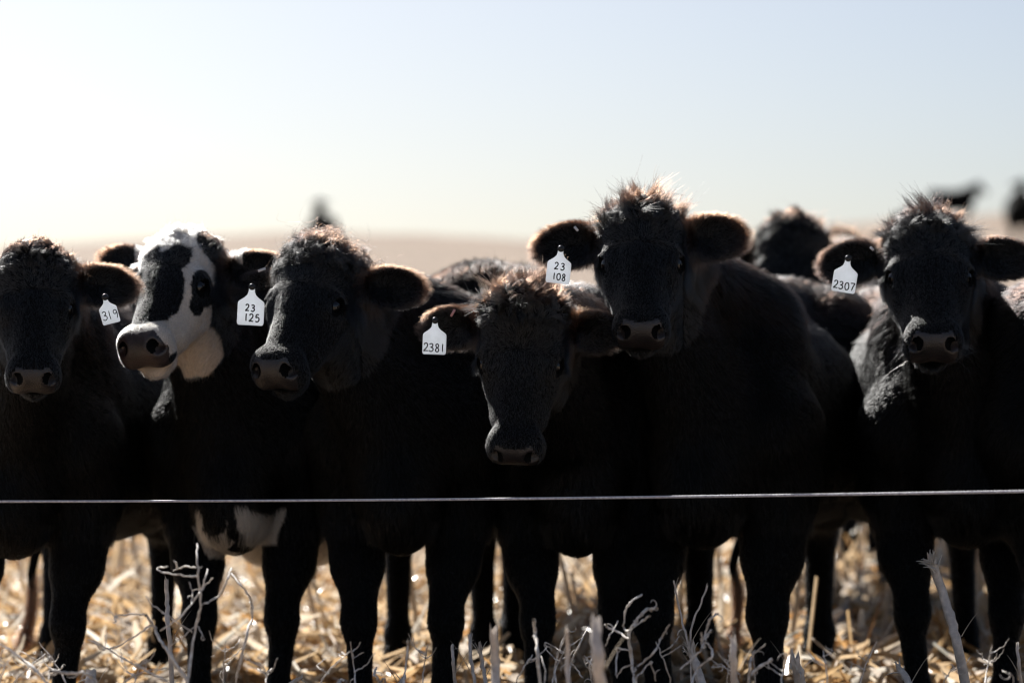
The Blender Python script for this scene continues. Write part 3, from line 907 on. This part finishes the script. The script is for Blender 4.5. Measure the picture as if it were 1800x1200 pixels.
COWS = [
 dict(label='black cow at the far left with tag 319 on its drooping ear, facing forward', chest=(42, 8.55), body_yaw=10, S=1.0,
      front=((-45, -40, 8.55), (122, 112, 8.55)), hind=((100, 95, 9.8), (288, 285, 9.8)),
      nose=(58, 666, 7.85), hs=.94, yaw=-8, pitch=60, roll=0, ear_r=(.05, .25, 0), ear_l=(.08, .2, 10), brown=.35, tuft=.35, ear_size=1.08,
      tail=[(66, 960, 9.9), (55, 1010, 9.9), (60, 1060, 9.9), (45, 1110, 9.9)],
      tags=[dict(side=1, at=(184, 523, 7.82), w=.052, tilt=14, turn=30, lines=[('319', -1.2, .5, .31, 0)], label='white ear tag reading 319, seen turned')]),
 dict(label='black and white cow with mostly white forehead and cheek, nose pointing left', chest=(422, 8.75), body_yaw=6, S=1.0, white=True, udder=True,
      front=((352, 352, 8.75), (497, 490, 8.75)), hind=((345, 345, 9.9), (494, 494, 9.9)),
      nose=(250, 615, 8.2), hs=1.06, yaw=19, pitch=46, roll=4, ear_r=(.42, -.05, 0), ear_l=(.12, .25, 0), brown=.5, tuft=.35),
 dict(label='black cow with curly topknot and tag 23 125, looking to the left', chest=(712, 8.6), body_yaw=6, S=1.02,
      front=((632, 635, 8.6), (785, 778, 8.6)), hind=((700, 700, 9.9), (846, 850, 9.9)),
      nose=(484, 654, 8.05), hs=1.04, yaw=22, pitch=50, roll=0, ear_r=(.02, .15, 0), ear_l=(.2, .3, 0), brown=.45, tuft=.75, curly=True,
      tags=[dict(side=-1, at=(443, 505, 7.93), w=.0745, tilt=-3, turn=5, lines=[('23', -.9, .26, .19, -.03), ('125', -1.28, .30, .21, .04)], label='white ear tag reading 23 125')],
      clips=[(460, 474, 7.95, 20, False, .022)]),
 dict(label='black cow with lowered head and shaggy reddish poll, tag 2381', chest=(1012, 8.65), body_yaw=-2, S=1.0,
      front=((945, 942, 8.65), (1082, 1098, 8.65)), hind=((905, 905, 9.95), (1080, 1080, 9.95)),
      nose=(905, 797, 7.9), hs=1.02, yaw=6, pitch=80, roll=-2, ear_r=(-.05, .3, 0), ear_l=(.0, .65, 0), brown=.6, tuft=1.0,
      tags=[dict(side=-1, at=(765, 564, 7.95), w=.066, tilt=-2, turn=0, lines=[('2381', -1.30, .36, .24, 0)], label='white ear tag reading 2381')],
      clips=[(796, 550, 7.93, 60, True, .022)]),
 dict(label='large black cow with raised head and wild tuft, tag 23 108, in the middle right', chest=(1245, 8.6), body_yaw=17, S=1.06, W=1.13, legs=1.12,
      front=((1148, 1160, 8.6), (1350, 1352, 8.6)), hind=((1228, 1230, 9.85), (1440, 1440, 9.85)),
      nose=(1127, 585, 8.0), hs=1.02, yaw=3, pitch=55, roll=0, ear_r=(.02, .18, 0), ear_l=(.25, .18, 0), brown=.5, tuft=1.0, ear_size=1.1,
      tail=[(1296, 960, 10.0), (1286, 1000, 10.0), (1302, 1040, 10.0), (1290, 1110, 10.0)],
      tags=[dict(side=-1, at=(986, 438, 7.9), w=.067, tilt=-6, turn=0, lines=[('23', -.86, .30, .235, .02), ('108', -1.29, .30, .2, .03)], label='white ear tag reading 23 108')],
      clips=[(1013, 402, 7.95, -50, False, .016)]),
 dict(label='black cow on the right with spiky topknot and pale lower lip, tag 2307', chest=(1690, 8.75), body_yaw=-3, S=1.04, W=1.04,
      front=((1602, 1612, 8.75), (1768, 1764, 8.75)), hind=((1690, 1695, 9.95), (1850, 1850, 9.95)),
      nose=(1641, 607, 8.1), hs=1.06, yaw=5, pitch=52, roll=0, ear_r=(.05, .25, 0), ear_l=(.1, .2, 0), brown=.25, tuft=.9, whiskers=34, lip=True, mouth=True,
      tags=[dict(side=-1, at=(1491, 455, 8.0), w=.067, tilt=-9, turn=0, lines=[('2307', -1.30, .34, .235, .0)], label='white ear tag reading 2307')],
      clips=[(1533, 521-84, 8.0, -45, False, .013)]),
 dict(label='black cow at the right edge of the picture, only its shaggy neck in view', chest=(1885, 8.5), body_yaw=-6, S=1.02,
      front=((1870, 1870, 8.5), (2000, 2000, 8.5)), hind=((1850, 1860, 9.7), (2000, 2000, 9.7)),
      nose=(2190, 640, 7.9), hs=1.0, yaw=-50, pitch=55, roll=0, brown=.12, tuft=.8),
 # behind the front row
 dict(label='black cow standing behind the gap, only head and neck showing, no tag', chest=(1370, 11.6), body_yaw=5, S=1.08,
      front=((1340, 1340, 11.6), (1440, 1440, 11.6)), hind=((1340, 1340, 12.8), (1440, 1440, 12.8)),
      nose=(1388, 590, 10.9), hs=1.12, yaw=8, pitch=66, roll=0, ear_l=(-.5, .9, 0), ear_r=(-.5, .9, 0), brown=.3, tuft=.6, res=(.02, .010), dens=.4, far_hair=True),
 dict(label='cow standing behind the lowered head, only its blurred rump and back visible', chest=(915, 11.2), body_yaw=186, S=1.11, W=.78,
      front=((905, 905, 11.2), (950, 950, 11.2)), hind=((905, 905, 10.0), (945, 945, 10.0)),
      nose=(900, 800, 12.0), hs=1.0, yaw=185, pitch=80, roll=0, brown=.5, tuft=.6, res=(.02, .014), dens=.4, far_hair=True),
 dict(label='blurred cow behind tag 2307, only its sunlit back showing left of that head', chest=(1560, 12.4), body_yaw=205, S=1.12,
      front=((1560, 1560, 12.4), (1600, 1600, 12.4)), hind=((1440, 1440, 11.2), (1610, 1610, 11.4)),
      nose=(1500, 560, 13.6), hs=1.0, yaw=200, pitch=60, roll=0, brown=.6, tuft=.6, res=(.02, .014), dens=.4, far_hair=True),
 dict(label='blurred dark head just showing between the untagged cow and the ear with tag 2307', chest=(1505, 13.8), body_yaw=6, S=1.05,
      front=((1490, 1490, 13.8), (1540, 1540, 13.8)), hind=((1500, 1500, 15), (1560, 1560, 15)),
      nose=(1470, 548, 13.2), hs=.95, yaw=6, pitch=62, roll=0, brown=.8, tuft=.6, res=(.022, .014), dens=.3, far_hair=True),
 dict(label='far blurred black cow standing side-on at the crest of the field, head to the right', chest=(1698, 96), body_yaw=-84, auto=True, nose_local=(1.12, 0, 1.12), S=1.0,
      hs=1.0, yaw=-88, pitch=50, brown=.3, res=(.03, .02), dens=0, eyes=False),
 dict(label='far blurred cow cut by the right edge of the picture, facing the camera', chest=(1795, 70), body_yaw=8, auto=True, nose_local=(.98, 0, 1.1), S=1.1,
      hs=1.0, yaw=8, pitch=60, brown=.3, res=(.03, .02), dens=0, eyes=False),
 dict(label='blurred brown-backed cow in the field between two heads, dark head raised to the right', chest=(1556, 44), body_yaw=-62, auto=True, nose_local=(1.0, -.05, 1.3), S=1.0,
      hs=1.0, yaw=-20, pitch=50, brown=.9, res=(.03, .02), dens=.03, far_hair=True, eyes=False),
 dict(label='far blurred cow on the skyline above the curly topknot', chest=(560, 80), body_yaw=6, auto=True, nose_local=(.74, .02, 1.2), S=1.12,
      hs=1.0, yaw=15, pitch=60, brown=.3, res=(.03, .02), dens=0, eyes=False),
]
for c in COWS: make_cow(c)

# ------------------------------------------------------------------ electric rope in front of the herd
a0, a1 = P(-300, 881, 8.25), P(2100, 858, 6.9)
t = np.linspace(0, 1, 260)
path = a0[None]+(a1-a0)[None]*t[:, None]
path[:, 2] -= .012*np.sin(t*math.pi)
parts = []
tw = t*1.35*2*math.pi*34
for k in range(3):
    ph = tw+k*2.094
    off = np.stack([np.zeros_like(t), np.cos(ph), np.sin(ph)], 1)*.0016
    parts.append((path, off))
strands = []
t = np.linspace(0, 1, 2200)
base = a0[None]+(a1-a0)[None]*t[:, None]; base[:, 2] -= .010*np.sin(t*math.pi)
rope = empty('electric_rope', base[0])
tag(rope, 'thin white electric fence rope stretched across in front of the cows', 'fence rope')
for k in range(3):
    ph = t*2*math.pi*150+k*2.094
    off = np.stack([np.zeros_like(t), np.cos(ph), np.sin(ph)], 1)*.0017
    V, F = tube(base+off-base[0], .0020, 5, cap=False)
    make_mesh('strand', V, F, M_rope, rope)

# ------------------------------------------------------------------ litter of dry leaves and broken stalks
def litter(n, ylo, yhi, seed):
    r = np.random.default_rng(seed)
    u = r.random(n)
    y = 1/(1/ylo-u*(1/ylo-1/yhi))
    x = (r.random(n)*2-1)*(.205*y+.5)
    z = ground_z(x, y)
    kind = r.random(n)                                  # <.6 leaf, <.85 stalk piece, rest chaff
    ln = np.where(kind < .6, .07+.22*r.random(n)**1.5, np.where(kind < .85, .06+.26*r.random(n)**2, .02+.03*r.random(n)))
    wd = np.where(kind < .6, .010+.018*r.random(n), np.where(kind < .85, .005+.006*r.random(n), .008+.01*r.random(n)))
    yaw = r.random(n)*6.283
    pit = np.abs(r.normal(size=n))*.28
    pit = np.where((r.random(n) < .10) & (y > 9.5), r.random(n)*1.3, pit*np.where(y < 9.2, .45, 1))
    h0 = r.random(n)**2*.05
    rows, cols = 5, 3
    t = np.linspace(-.5, .5, rows)
    D = np.stack([np.cos(yaw)*np.cos(pit), np.sin(yaw)*np.cos(pit), np.sin(pit)], 1)
    Sd = np.stack([-np.sin(yaw), np.cos(yaw), r.normal(size=n)*.6], 1); Sd /= np.linalg.norm(Sd, axis=1)[:, None]
    Un = np.cross(D, Sd); Un /= np.linalg.norm(Un, axis=1)[:, None]
    bendv = np.where(kind < .6, r.normal(size=n)*.35, 0)
    twist = np.where(kind < .6, r.normal(size=n)*1.3, 0)
    c0 = np.stack([x, y, z+h0+np.abs(np.sin(pit))*ln*.5+.004], 1)
    V = np.zeros((n, rows, cols, 3))
    for i, tt in enumerate(t):
        ctr = c0+D*(tt*ln)[:, None]+Un*(bendv*ln*(tt*tt-.12)*1.6)[:, None]
        a = twist*tt
        s2 = Sd*np.cos(a)[:, None]+Un*np.sin(a)[:, None]; u2 = np.cross(D, s2)
        w = wd*(1-np.where(kind < .6, .75, .1)*max(0, tt+.1)**1.2*1.4)
        for j, q in enumerate((-1, 0, 1)):
            V[:, i, j] = ctr+s2*(q*w/1.0)[:, None]*.7+u2*((-.55*w) if q == 0 else .25*w)[:, None]
    F = []
    for i in range(rows-1):
        for j in range(cols-1):
            F.append((i*cols+j, i*cols+j+1, (i+1)*cols+j+1, (i+1)*cols+j))
    F = np.array(F)
    Fall = (F[None]+(np.arange(n)*rows*cols)[:, None, None]).reshape(-1, 4)
    pal = np.array([[.64, .47, .29], [.56, .38, .20], [.72, .61, .47], [.50, .29, .12], [.60, .52, .44], [.44, .23, .085], [.78, .72, .62]])
    ci = r.choice(len(pal), n, p=[.25, .2, .18, .1, .12, .05, .10])
    col = pal[ci]*(.8+.35*r.random((n, 1)))
    return V.reshape(-1, 3), Fall, np.repeat(np.clip(col, 0, .85), rows*cols, axis=0)
V, F, c = litter(30000, 7.2, 45, 3)
o = make_mesh('straw_litter', V, F, M_straw, smooth=False, colour=c)
tag(o, 'dry corn leaves, husks and broken stalks covering the field', 'straw', kind='stuff')

# ------------------------------------------------------------------ standing corn stubble
def stalk_mesh(h, r, seed, lean=(0, 0), leaf=True, path=None):
    q = np.random.default_rng(seed)
    n = 9
    if path is None:
        t = np.linspace(0, 1, n)
        path = np.stack([lean[0]*t+.006*np.sin(t*7+seed), lean[1]*t, h*t], 1)
    n = len(path)
    rr = r*(1-.25*np.linspace(0, 1, n))*(1+.12*(np.arange(n) % 3 == 0))
    V, F = tube(path, rr, 8)
    # split ragged top
    top = V[(n-1)*8:n*8]
    V[(n-1)*8:n*8, 2] += q.random(8)*r*3.2
    V[-1, 2] -= r*1.5
    parts = [(V, F)]
    col = [np.tile(np.array([.60, .50, .40])*(.85+.3*q.random()), (len(V), 1))]
    if leaf:
        for _ in range(2+int(q.random()*2)):
            k = 1+int(q.random()*(n-3)); a = q.random()*6.28; L_ = .06+.14*q.random(); w = .010+.012*q.random()
            rows = 7; tt = np.linspace(0, 1, rows)
            out = np.array([math.cos(a), math.sin(a), 0]); sd_ = np.array([-math.sin(a), math.cos(a), 0])
            c0 = path[k]
            lift = .4+.9*q.random(); drop = .6+q.random()
            ctr = c0+out*(r*.6+L_*tt*.75)[:, None]+np.array([0, 0, 1])*(L_*(lift*tt-drop*tt**2))[:, None]
            ww = w*(1-tt*.85)
            Vv = np.stack([ctr-sd_*ww[:, None], ctr+np.array([0, 0, -.3])*ww[:, None], ctr+sd_*ww[:, None]], 1).reshape(-1, 3)
            Ff = np.array([(i*3+j, i*3+j+1, (i+1)*3+j+1, (i+1)*3+j) for i in range(rows-1) for j in range(2)])
            parts.append((Vv, Ff)); col.append(np.tile(np.array([.66, .54, .38])*(.8+.4*q.random()), (len(Vv), 1)))
    V, F = join(parts)
    return V, F, np.clip(np.vstack(col), 0, .9)
protos = []
for i in range(8):
    V, F, c = stalk_mesh(.22+.035*i, .009+.0012*(i % 4), 100+i, (RNG.normal()*.03, RNG.normal()*.03))
    protos.append((V, F, c))
tmpl = []
cnt = 0
for row in range(12):
    for k in range(18):
        d = 10.4+row*1.15+RNG.normal()*.12+RNG.random()*.3
        px = -60+k*116+RNG.normal()*35
        x = (px-900)/5000*d
        i = cnt % 8
        if cnt < 8:
            V, F, c = protos[i]; o = make_mesh('corn_stubble', V, F, M_stalk, smooth=True, colour=c); tmpl.append(o)
        else:
            o = tmpl[i].copy(); COL.objects.link(o)
        o.location = (x, d, float(ground_z(x, d))-.01)
        o.rotation_euler = (RNG.normal()*.10, RNG.normal()*.10, RNG.random()*6.28)
        o.scale = (.9, .9, .8+.8*RNG.random())
        tag(o, 'cut corn stalk standing in the blurred stubble behind the cows', 'corn stubble', 'cut corn stalks standing behind the cows')
        cnt += 1

# ------------------------------------------------------------------ foreground: bleached weeds and snapped stalks
def px_path(pts, d, wob=.05):
    w = np.array([P(p[0], p[1], d+wob*math.sin(i*2.3+p[0]*.05)) for i, p in enumerate(pts)])
    out = []
    n = len(w)
    for i in range(n-1):
        p0 = w[max(i-1, 0)]; p1 = w[i]; p2 = w[i+1]; p3 = w[min(i+2, n-1)]
        for s in np.linspace(0, 1, 5, endpoint=False):
            out.append(.5*((2*p1)+(-p0+p2)*s+(2*p0-5*p1+4*p2-p3)*s*s+(-p0+3*p1-3*p2+p3)*s**3))
    out.append(w[-1])
    out = np.array(out); jr = np.random.default_rng(int(abs(out[0, 0])*9999)+len(out))
    out[1:-1] += jr.normal(size=(len(out)-2, 3))*.0011
    return out
def tendril(p, seed, L_=.05):
    q = np.random.default_rng(seed); n = 12
    t = np.linspace(0, 1, n); a0 = q.random()*6.28; sgn = q.choice([-1, 1]); k = 1+2.6*q.random()
    step = L_/n*(1-.45*t)
    ang = a0+sgn*k*t**1.5+np.cumsum(q.normal(size=n))*.16
    dx = np.cumsum(np.cos(ang)*step); dz = np.cumsum(np.sin(ang)*step); dy = np.cumsum(q.normal(size=n)*.002)
    return p+np.stack([dx, dy, dz], 1)
def weed(label, branches, d, seed, curls=10, group=None):
    """branches: list of (pixel polyline, radius at root, radius at tip)"""
    d -= .33
    q = np.random.default_rng(seed)
    first = px_path(branches[0][0], d)
    base = first[0].copy(); base[2] = -.125
    root = empty('dry_weed', base); tag(root, label, 'dry weed', group)
    allp = []
    for i, (pts, r0, r1) in enumerate(branches):
        pth = px_path(pts, d)
        if pts[0][1] >= 1190:                              # run the stem down into the ground
            p0 = pth[0]; g0 = p0.copy(); g0[2] = -.13; g0[0] += .01
            pth = np.vstack([g0, (g0+p0)/2+np.array([.004, 0, 0]), pth])
        rr = .74*np.linspace(r0, r1, len(pth))*(1+.16*q.normal(size=len(pth)))
        V, F = tube(pth-base, rr, 7)
        make_mesh('stem' if i == 0 else 'branch', V, F, M_weed, root)
        allp.append(pth)
    ap = np.vstack([a[len(a)//4:] for a in allp])
    for k in range((curls+1)//2):
        p = ap[int(q.random()*len(ap))]
        pt = tendril(p, seed*50+k, .02+.035*q.random()**1.5)
        V, F = tube(pt-base, np.linspace(.0015, .0007, 12), 4)
        make_mesh('tendril', V, F, M_weed, root)
    return root
weed('tall bleached weed with long forking stems in front of the white-faced cow', [
    ([(330, 1197), (343, 1110), (353, 1057), (348, 1000), (347, 955)], .0052, .0032),
    ([(347, 1013), (317, 1010), (287, 1005), (277, 998), (295, 995)], .003, .0022),
    ([(345, 997), (328, 995), (313, 999), (310, 988), (305, 985)], .003, .002),
    ([(283, 1107), (313, 1087), (350, 1043), (362, 1015), (365, 1000)], .003, .0026),
    ([(350, 1043), (362, 1028), (375, 1015)], .003, .0022),
    ([(355, 1062), (383, 1047), (400, 1018), (407, 998)], .0036, .0028),
    ([(330, 1197), (300, 1150), (282, 1125), (273, 1103), (257, 1080)], .0065, .0045),
    ([(257, 1080), (232, 1079), (205, 1082), (203, 1092)], .0028, .0018),
    ([(267, 1098), (240, 1115), (200, 1138), (180, 1140), (170, 1130)], .0034, .0024),
    ([(297, 1198), (260, 1178), (220, 1158), (190, 1140), (155, 1123)], .0040, .0028),
    ([(257, 1046), (268, 1062), (288, 1076), (313, 1093), (338, 1110)], .0016, .0022),
    ([(218, 1198), (250, 1180), (296, 1173)], .0026, .002),
    ([(300, 1135), (325, 1115), (345, 1100), (358, 1118)], .0022, .0014),
    ([(336, 1062), (338, 1040), (333, 1022)], .0022, .0016)], 7.30, 5, 26)
weed('single arching pale stem bent over at its top, between two black legs', [
    ([(415, 1200), (433, 1120), (443, 1083), (440, 1050), (424, 1028), (407, 1007)], .0042, .0034),
    ([(443, 1083), (446, 1068), (440, 1056)], .002, .0012)], 7.35, 6, 2)
weed('tangle of thin curly weed stems in the bottom left corner', [
    ([(84, 1200), (62, 1175), (40, 1158), (0, 1130), (-30, 1118)], .0055, .0035),
    ([(90, 1178), (120, 1182), (150, 1182), (162, 1190)], .006, .005),
    ([(86, 1200), (88, 1170), (92, 1150)], .002, .0015),
    ([(0, 1198), (10, 1170), (28, 1150)], .0025, .0015),
    ([(-6, 1205), (2, 1160), (4, 1130)], .003, .002),
    ([(30, 1200), (24, 1178), (6, 1160)], .002, .0015)], 7.20, 7, 46)
weed('branching knobbly weed in front of the cow with tag 23 108, left clump', [
    ([(1115, 1200), (1110, 1155), (1105, 1120), (1118, 1090), (1130, 1078)], .006, .0045),
    ([(1128, 1078), (1140, 1070), (1154, 1069)], .0055, .006),
    ([(1112, 1100), (1126, 1092), (1142, 1082)], .004, .0045),
    ([(1106, 1108), (1097, 1103), (1100, 1070), (1112, 1055), (1128, 1044)], .0036, .003),
    ([(1112, 1182), (1125, 1165), (1150, 1145), (1163, 1118), (1177, 1097)], .0035, .0028),
    ([(1105, 1122), (1088, 1110), (1068, 1102), (1066, 1096)], .004, .0035),
    ([(1064, 1134), (1072, 1115), (1086, 1090)], .0022, .0018),
    ([(1108, 1142), (1085, 1138), (1084, 1145), (1082, 1185)], .003, .0025),
    ([(1118, 1190), (1140, 1165), (1145, 1165), (1152, 1195)], .003, .0025),
    ([(1112, 1168), (1095, 1172), (1084, 1190)], .0028, .002)], 7.40, 8, 16)
weed('pale weed with pale twigs bent sideways beside the split corn stalk', [
    ([(1215, 1205), (1226, 1175), (1250, 1153), (1248, 1135), (1235, 1125), (1233, 1110)], .004, .003),
    ([(1233, 1140), (1240, 1110), (1250, 1085), (1262, 1077)], .0045, .0036),
    ([(1195, 1175), (1215, 1158), (1232, 1140), (1240, 1135)], .003, .003),
    ([(1238, 1125), (1246, 1112), (1252, 1108)], .004, .0045)], 7.35, 9, 6)
weed('twiggy pale weed with thick forked ends beneath the wavy tail', [
    ([(1315, 1205), (1318, 1165), (1322, 1152), (1345, 1130)], .005, .003),
    ([(1320, 1185), (1335, 1170), (1357, 1157)], .006, .0055),
    ([(1300, 1205), (1290, 1180), (1262, 1148)], .003, .002),
    ([(1250, 1172), (1268, 1170), (1285, 1178)], .003, .0025),
    ([(1328, 1205), (1326, 1170), (1324, 1148)], .0016, .001)], 7.40, 10, 14)
weed('short snapped twig with a hooked tip before the narrow gap', [
    ([(950, 1205), (945, 1150), (940, 1110), (938, 1088)], .0058, .0055),
    ([(957, 1205), (957, 1170), (951, 1152)], .0025, .002)], 7.30, 11, 1)
weed('small hooked twig between the legs of the cow with the curly topknot', [
    ([(709, 1205), (714, 1165), (718, 1130), (718, 1122)], .0034, .0042)], 7.50, 12, 0)
weed('low twisted twig at the bottom between two cows', [
    ([(668, 1205), (664, 1190), (658, 1185), (662, 1172)], .004, .004),
    ([(668, 1200), (676, 1190), (678, 1205)], .003, .003),
    ([(590, 1205), (600, 1195), (608, 1196)], .006, .005)], 7.60, 13, 4)
weed('slanted pale twigs before the leg of the cow with tag 2381', [
    ([(980, 1205), (975, 1170), (996, 1105)], .0045, .003),
    ([(1000, 1205), (1004, 1165), (1020, 1130), (1035, 1100)], .0035, .003),
    ([(1002, 1165), (1012, 1172), (1025, 1190)], .003, .002),
    ([(1040, 1205), (1036, 1170), (1042, 1150)], .0026, .002)], 7.60, 14, 16)
weed('fine curved tendril in front of the rightmost leg', [
    ([(1782, 1205), (1778, 1185), (1768, 1180), (1761, 1178)], .0015, .001)], 7.20, 15, 2)

def snapped(label, pts, r0, d, seed, frays=6):
    q = np.random.default_rng(seed)
    pth = px_path(pts, d, .02)
    g0 = pth[0].copy(); g0[2] = -.13
    base = pth[0].copy(); base[2] = -.125
    root = empty('corn_stalk', base); tag(root, label, 'corn stalk')
    pth = np.vstack([g0, pth])-base
    n = len(pth); rr = r0*(1-.15*np.linspace(0, 1, n)); rr[n//2] *= 1.18
    V, F = tube(pth, rr, 9)
    V[(n-1)*9:n*9, 2] += q.random(9)*r0*2.5; V[-1, 2] -= r0*2
    c = np.tile(np.array([.72, .64, .57]), (len(V), 1))*(.9+.2*q.random((len(V), 1)))
    make_mesh('stem', V, F, M_stalk, root, colour=c)
    tp = pth[-1]; up = pth[-1]-pth[-3]; up /= np.linalg.norm(up)
    parts = []
    for i in range(frays):
        dv = up+q.normal(size=3)*.38; dv /= np.linalg.norm(dv); L_ = .02+.05*q.random()
        s0 = tp-up*.02+q.normal(size=3)*r0*.4
        pp = np.array([s0+dv*L_*t+np.array([0, 0, -.3*L_])*t*t for t in np.linspace(0, 1, 5)])
        parts.append(tube(pp, np.linspace(r0*.3, .0006, 5), 4))
    if parts:
        V, F = join(parts); make_mesh('frayed_fibres', V, F, M_stalk, root, colour=np.tile([.66, .6, .52], (len(V), 1)))
    # a sheath leaf
    rows = 8; tt = np.linspace(0, 1, rows)
    k0 = pth[n//3]; sg = q.choice([-1, 1]); L_ = .07+.06*q.random()
    ctr = k0+np.stack([sg*(r0+L_*.5*tt), -.01-.02*tt, L_*(1.0*tt-.2*tt*tt)], 1)
    w = .006*(1-.9*tt)
    Vv = np.stack([ctr-np.array([0, 1, 0])*w[:, None], ctr+np.array([0, 0, 1])*w[:, None]*.6, ctr+np.array([0, 1, 0])*w[:, None]], 1).reshape(-1, 3)
    Ff = np.array([(i*3+j, i*3+j+1, (i+1)*3+j+1, (i+1)*3+j) for i in range(rows-1) for j in range(2)])
    make_mesh('leaf', Vv, Ff, M_straw, root, colour=np.tile([.64, .54, .42], (len(Vv), 1)))
    return root
snapped('upright snapped stalk behind the forking weed on the left', [(303, 1197), (297, 1110), (294, 1060), (293, 1025)], .0068, 7.7, 1, 1)
snapped('split corn stalk with feathery frayed top left of the wavy tail', [(1236, 1203), (1222, 1165), (1213, 1138)], .0115, 7.6, 2, 16)
snapped('long splinter standing over the split corn stalk', [(1226, 1203), (1206, 1120), (1196, 1080), (1184, 1022)], .0030, 7.62, 3, 3)
snapped('thin splinter leaning right out of the split corn stalk', [(1216, 1203), (1214, 1110), (1228, 1068), (1243, 1030)], .0030, 7.62, 4, 1)
snapped('thick leaning corn stalk with shaggy pinkish top before the rightmost cow', [(1697, 1205), (1682, 1130), (1668, 1080), (1653, 1030), (1636, 985)], .0145, 8.0, 5, 44)
snapped('pair of grey stalks snapped level, left one, under the cow with tag 2381', [(836, 1205), (828, 1160), (826, 1118)], .0052, 7.7, 6, 2)
snapped('grey stalk stub with dark fibres beside the paired stalks', [(856, 1205), (848, 1170), (844, 1135)], .0058, 7.75, 7, 7)
snapped('blurred broad pale stalk before the gap under the lowered head', [(872, 1205), (870, 1160), (868, 1112)], .0115, 6.9, 8, 1)
snapped('short pale stalk left of the paired grey stalks', [(800, 1205), (797, 1165), (795, 1138)], .005, 7.7, 9, 1)
snapped('out-of-focus wide pale stalk close to the camera under the dark chest', [(1055, 1210), (1050, 1150), (1048, 1100)], .014, 6.3, 10, 2)
snapped('second out-of-focus pale stalk close to the camera, slimmer', [(1000, 1210), (998, 1150), (997, 1108)], .0055, 6.6, 11, 1)
snapped('thick chewed stalk stub in front of the right hind leg of the big cow', [(1407, 1205), (1402, 1180), (1397, 1160)], .0155, 7.5, 12, 9)
snapped('bleached twisted stalk stub leaning left, under the right-hand gap', [(1600, 1207), (1590, 1188), (1576, 1172)], .0105, 7.9, 13, 6)
snapped('thin dark-edged stalk at the right edge of the picture', [(1795, 1205), (1790, 1165), (1788, 1133)], .0045, 7.5, 14, 1)
snapped('blurred upright stalk in the middle of the bottom edge', [(1290, 1205), (1289, 1160), (1288, 1125)], .009, 6.8, 15, 4)
snapped('broken leaning stalk stub at the bottom under the first gap', [(505, 1205), (520, 1195), (532, 1190)], .006, 7.8, 16, 2)
snapped('broad cut stalk base with torn rim in the bottom left', [(158, 1215), (160, 1200), (161, 1191)], .0165, 7.5, 17, 5)
snapped('leaning pale stalk behind the legs, between two openings on the left', [(700, 1205), (706, 1195), (712, 1188)], .006, 8.0, 18, 2)

# thin sprigs between the bigger weeds
q = np.random.default_rng(77)
for i, px in enumerate([22, 118, 236, 392, 470, 560, 625, 742, 905, 968, 1062, 1180, 1278, 1372, 1455, 1510, 1655, 1730]):
    d = 7.25+.35*q.random(); top = 1118+55*q.random(); lean = q.normal()*22
    br = [([(px, 1204), (px+lean*.4, (1204+top)/2), (px+lean, top)], .0030, .0016)]
    for k in range(2+int(q.random()*3)):
        f_ = .3+.6*q.random(); x0 = px+lean*f_; y0 = 1204+(top-1204)*f_; sg = q.choice([-1, 1]); L_ = 12+26*q.random()
        br.append(([(x0, y0), (x0+sg*L_*.6, y0-L_*.35), (x0+sg*L_*(.8+.3*q.random()), y0-L_*(.5+.7*q.random()))], .0020, .0011))
    weed('thin pale weed sprig standing low in the front stubble along the bottom edge', br, d, 200+i, 3, 'thin weed sprigs along the bottom edge')
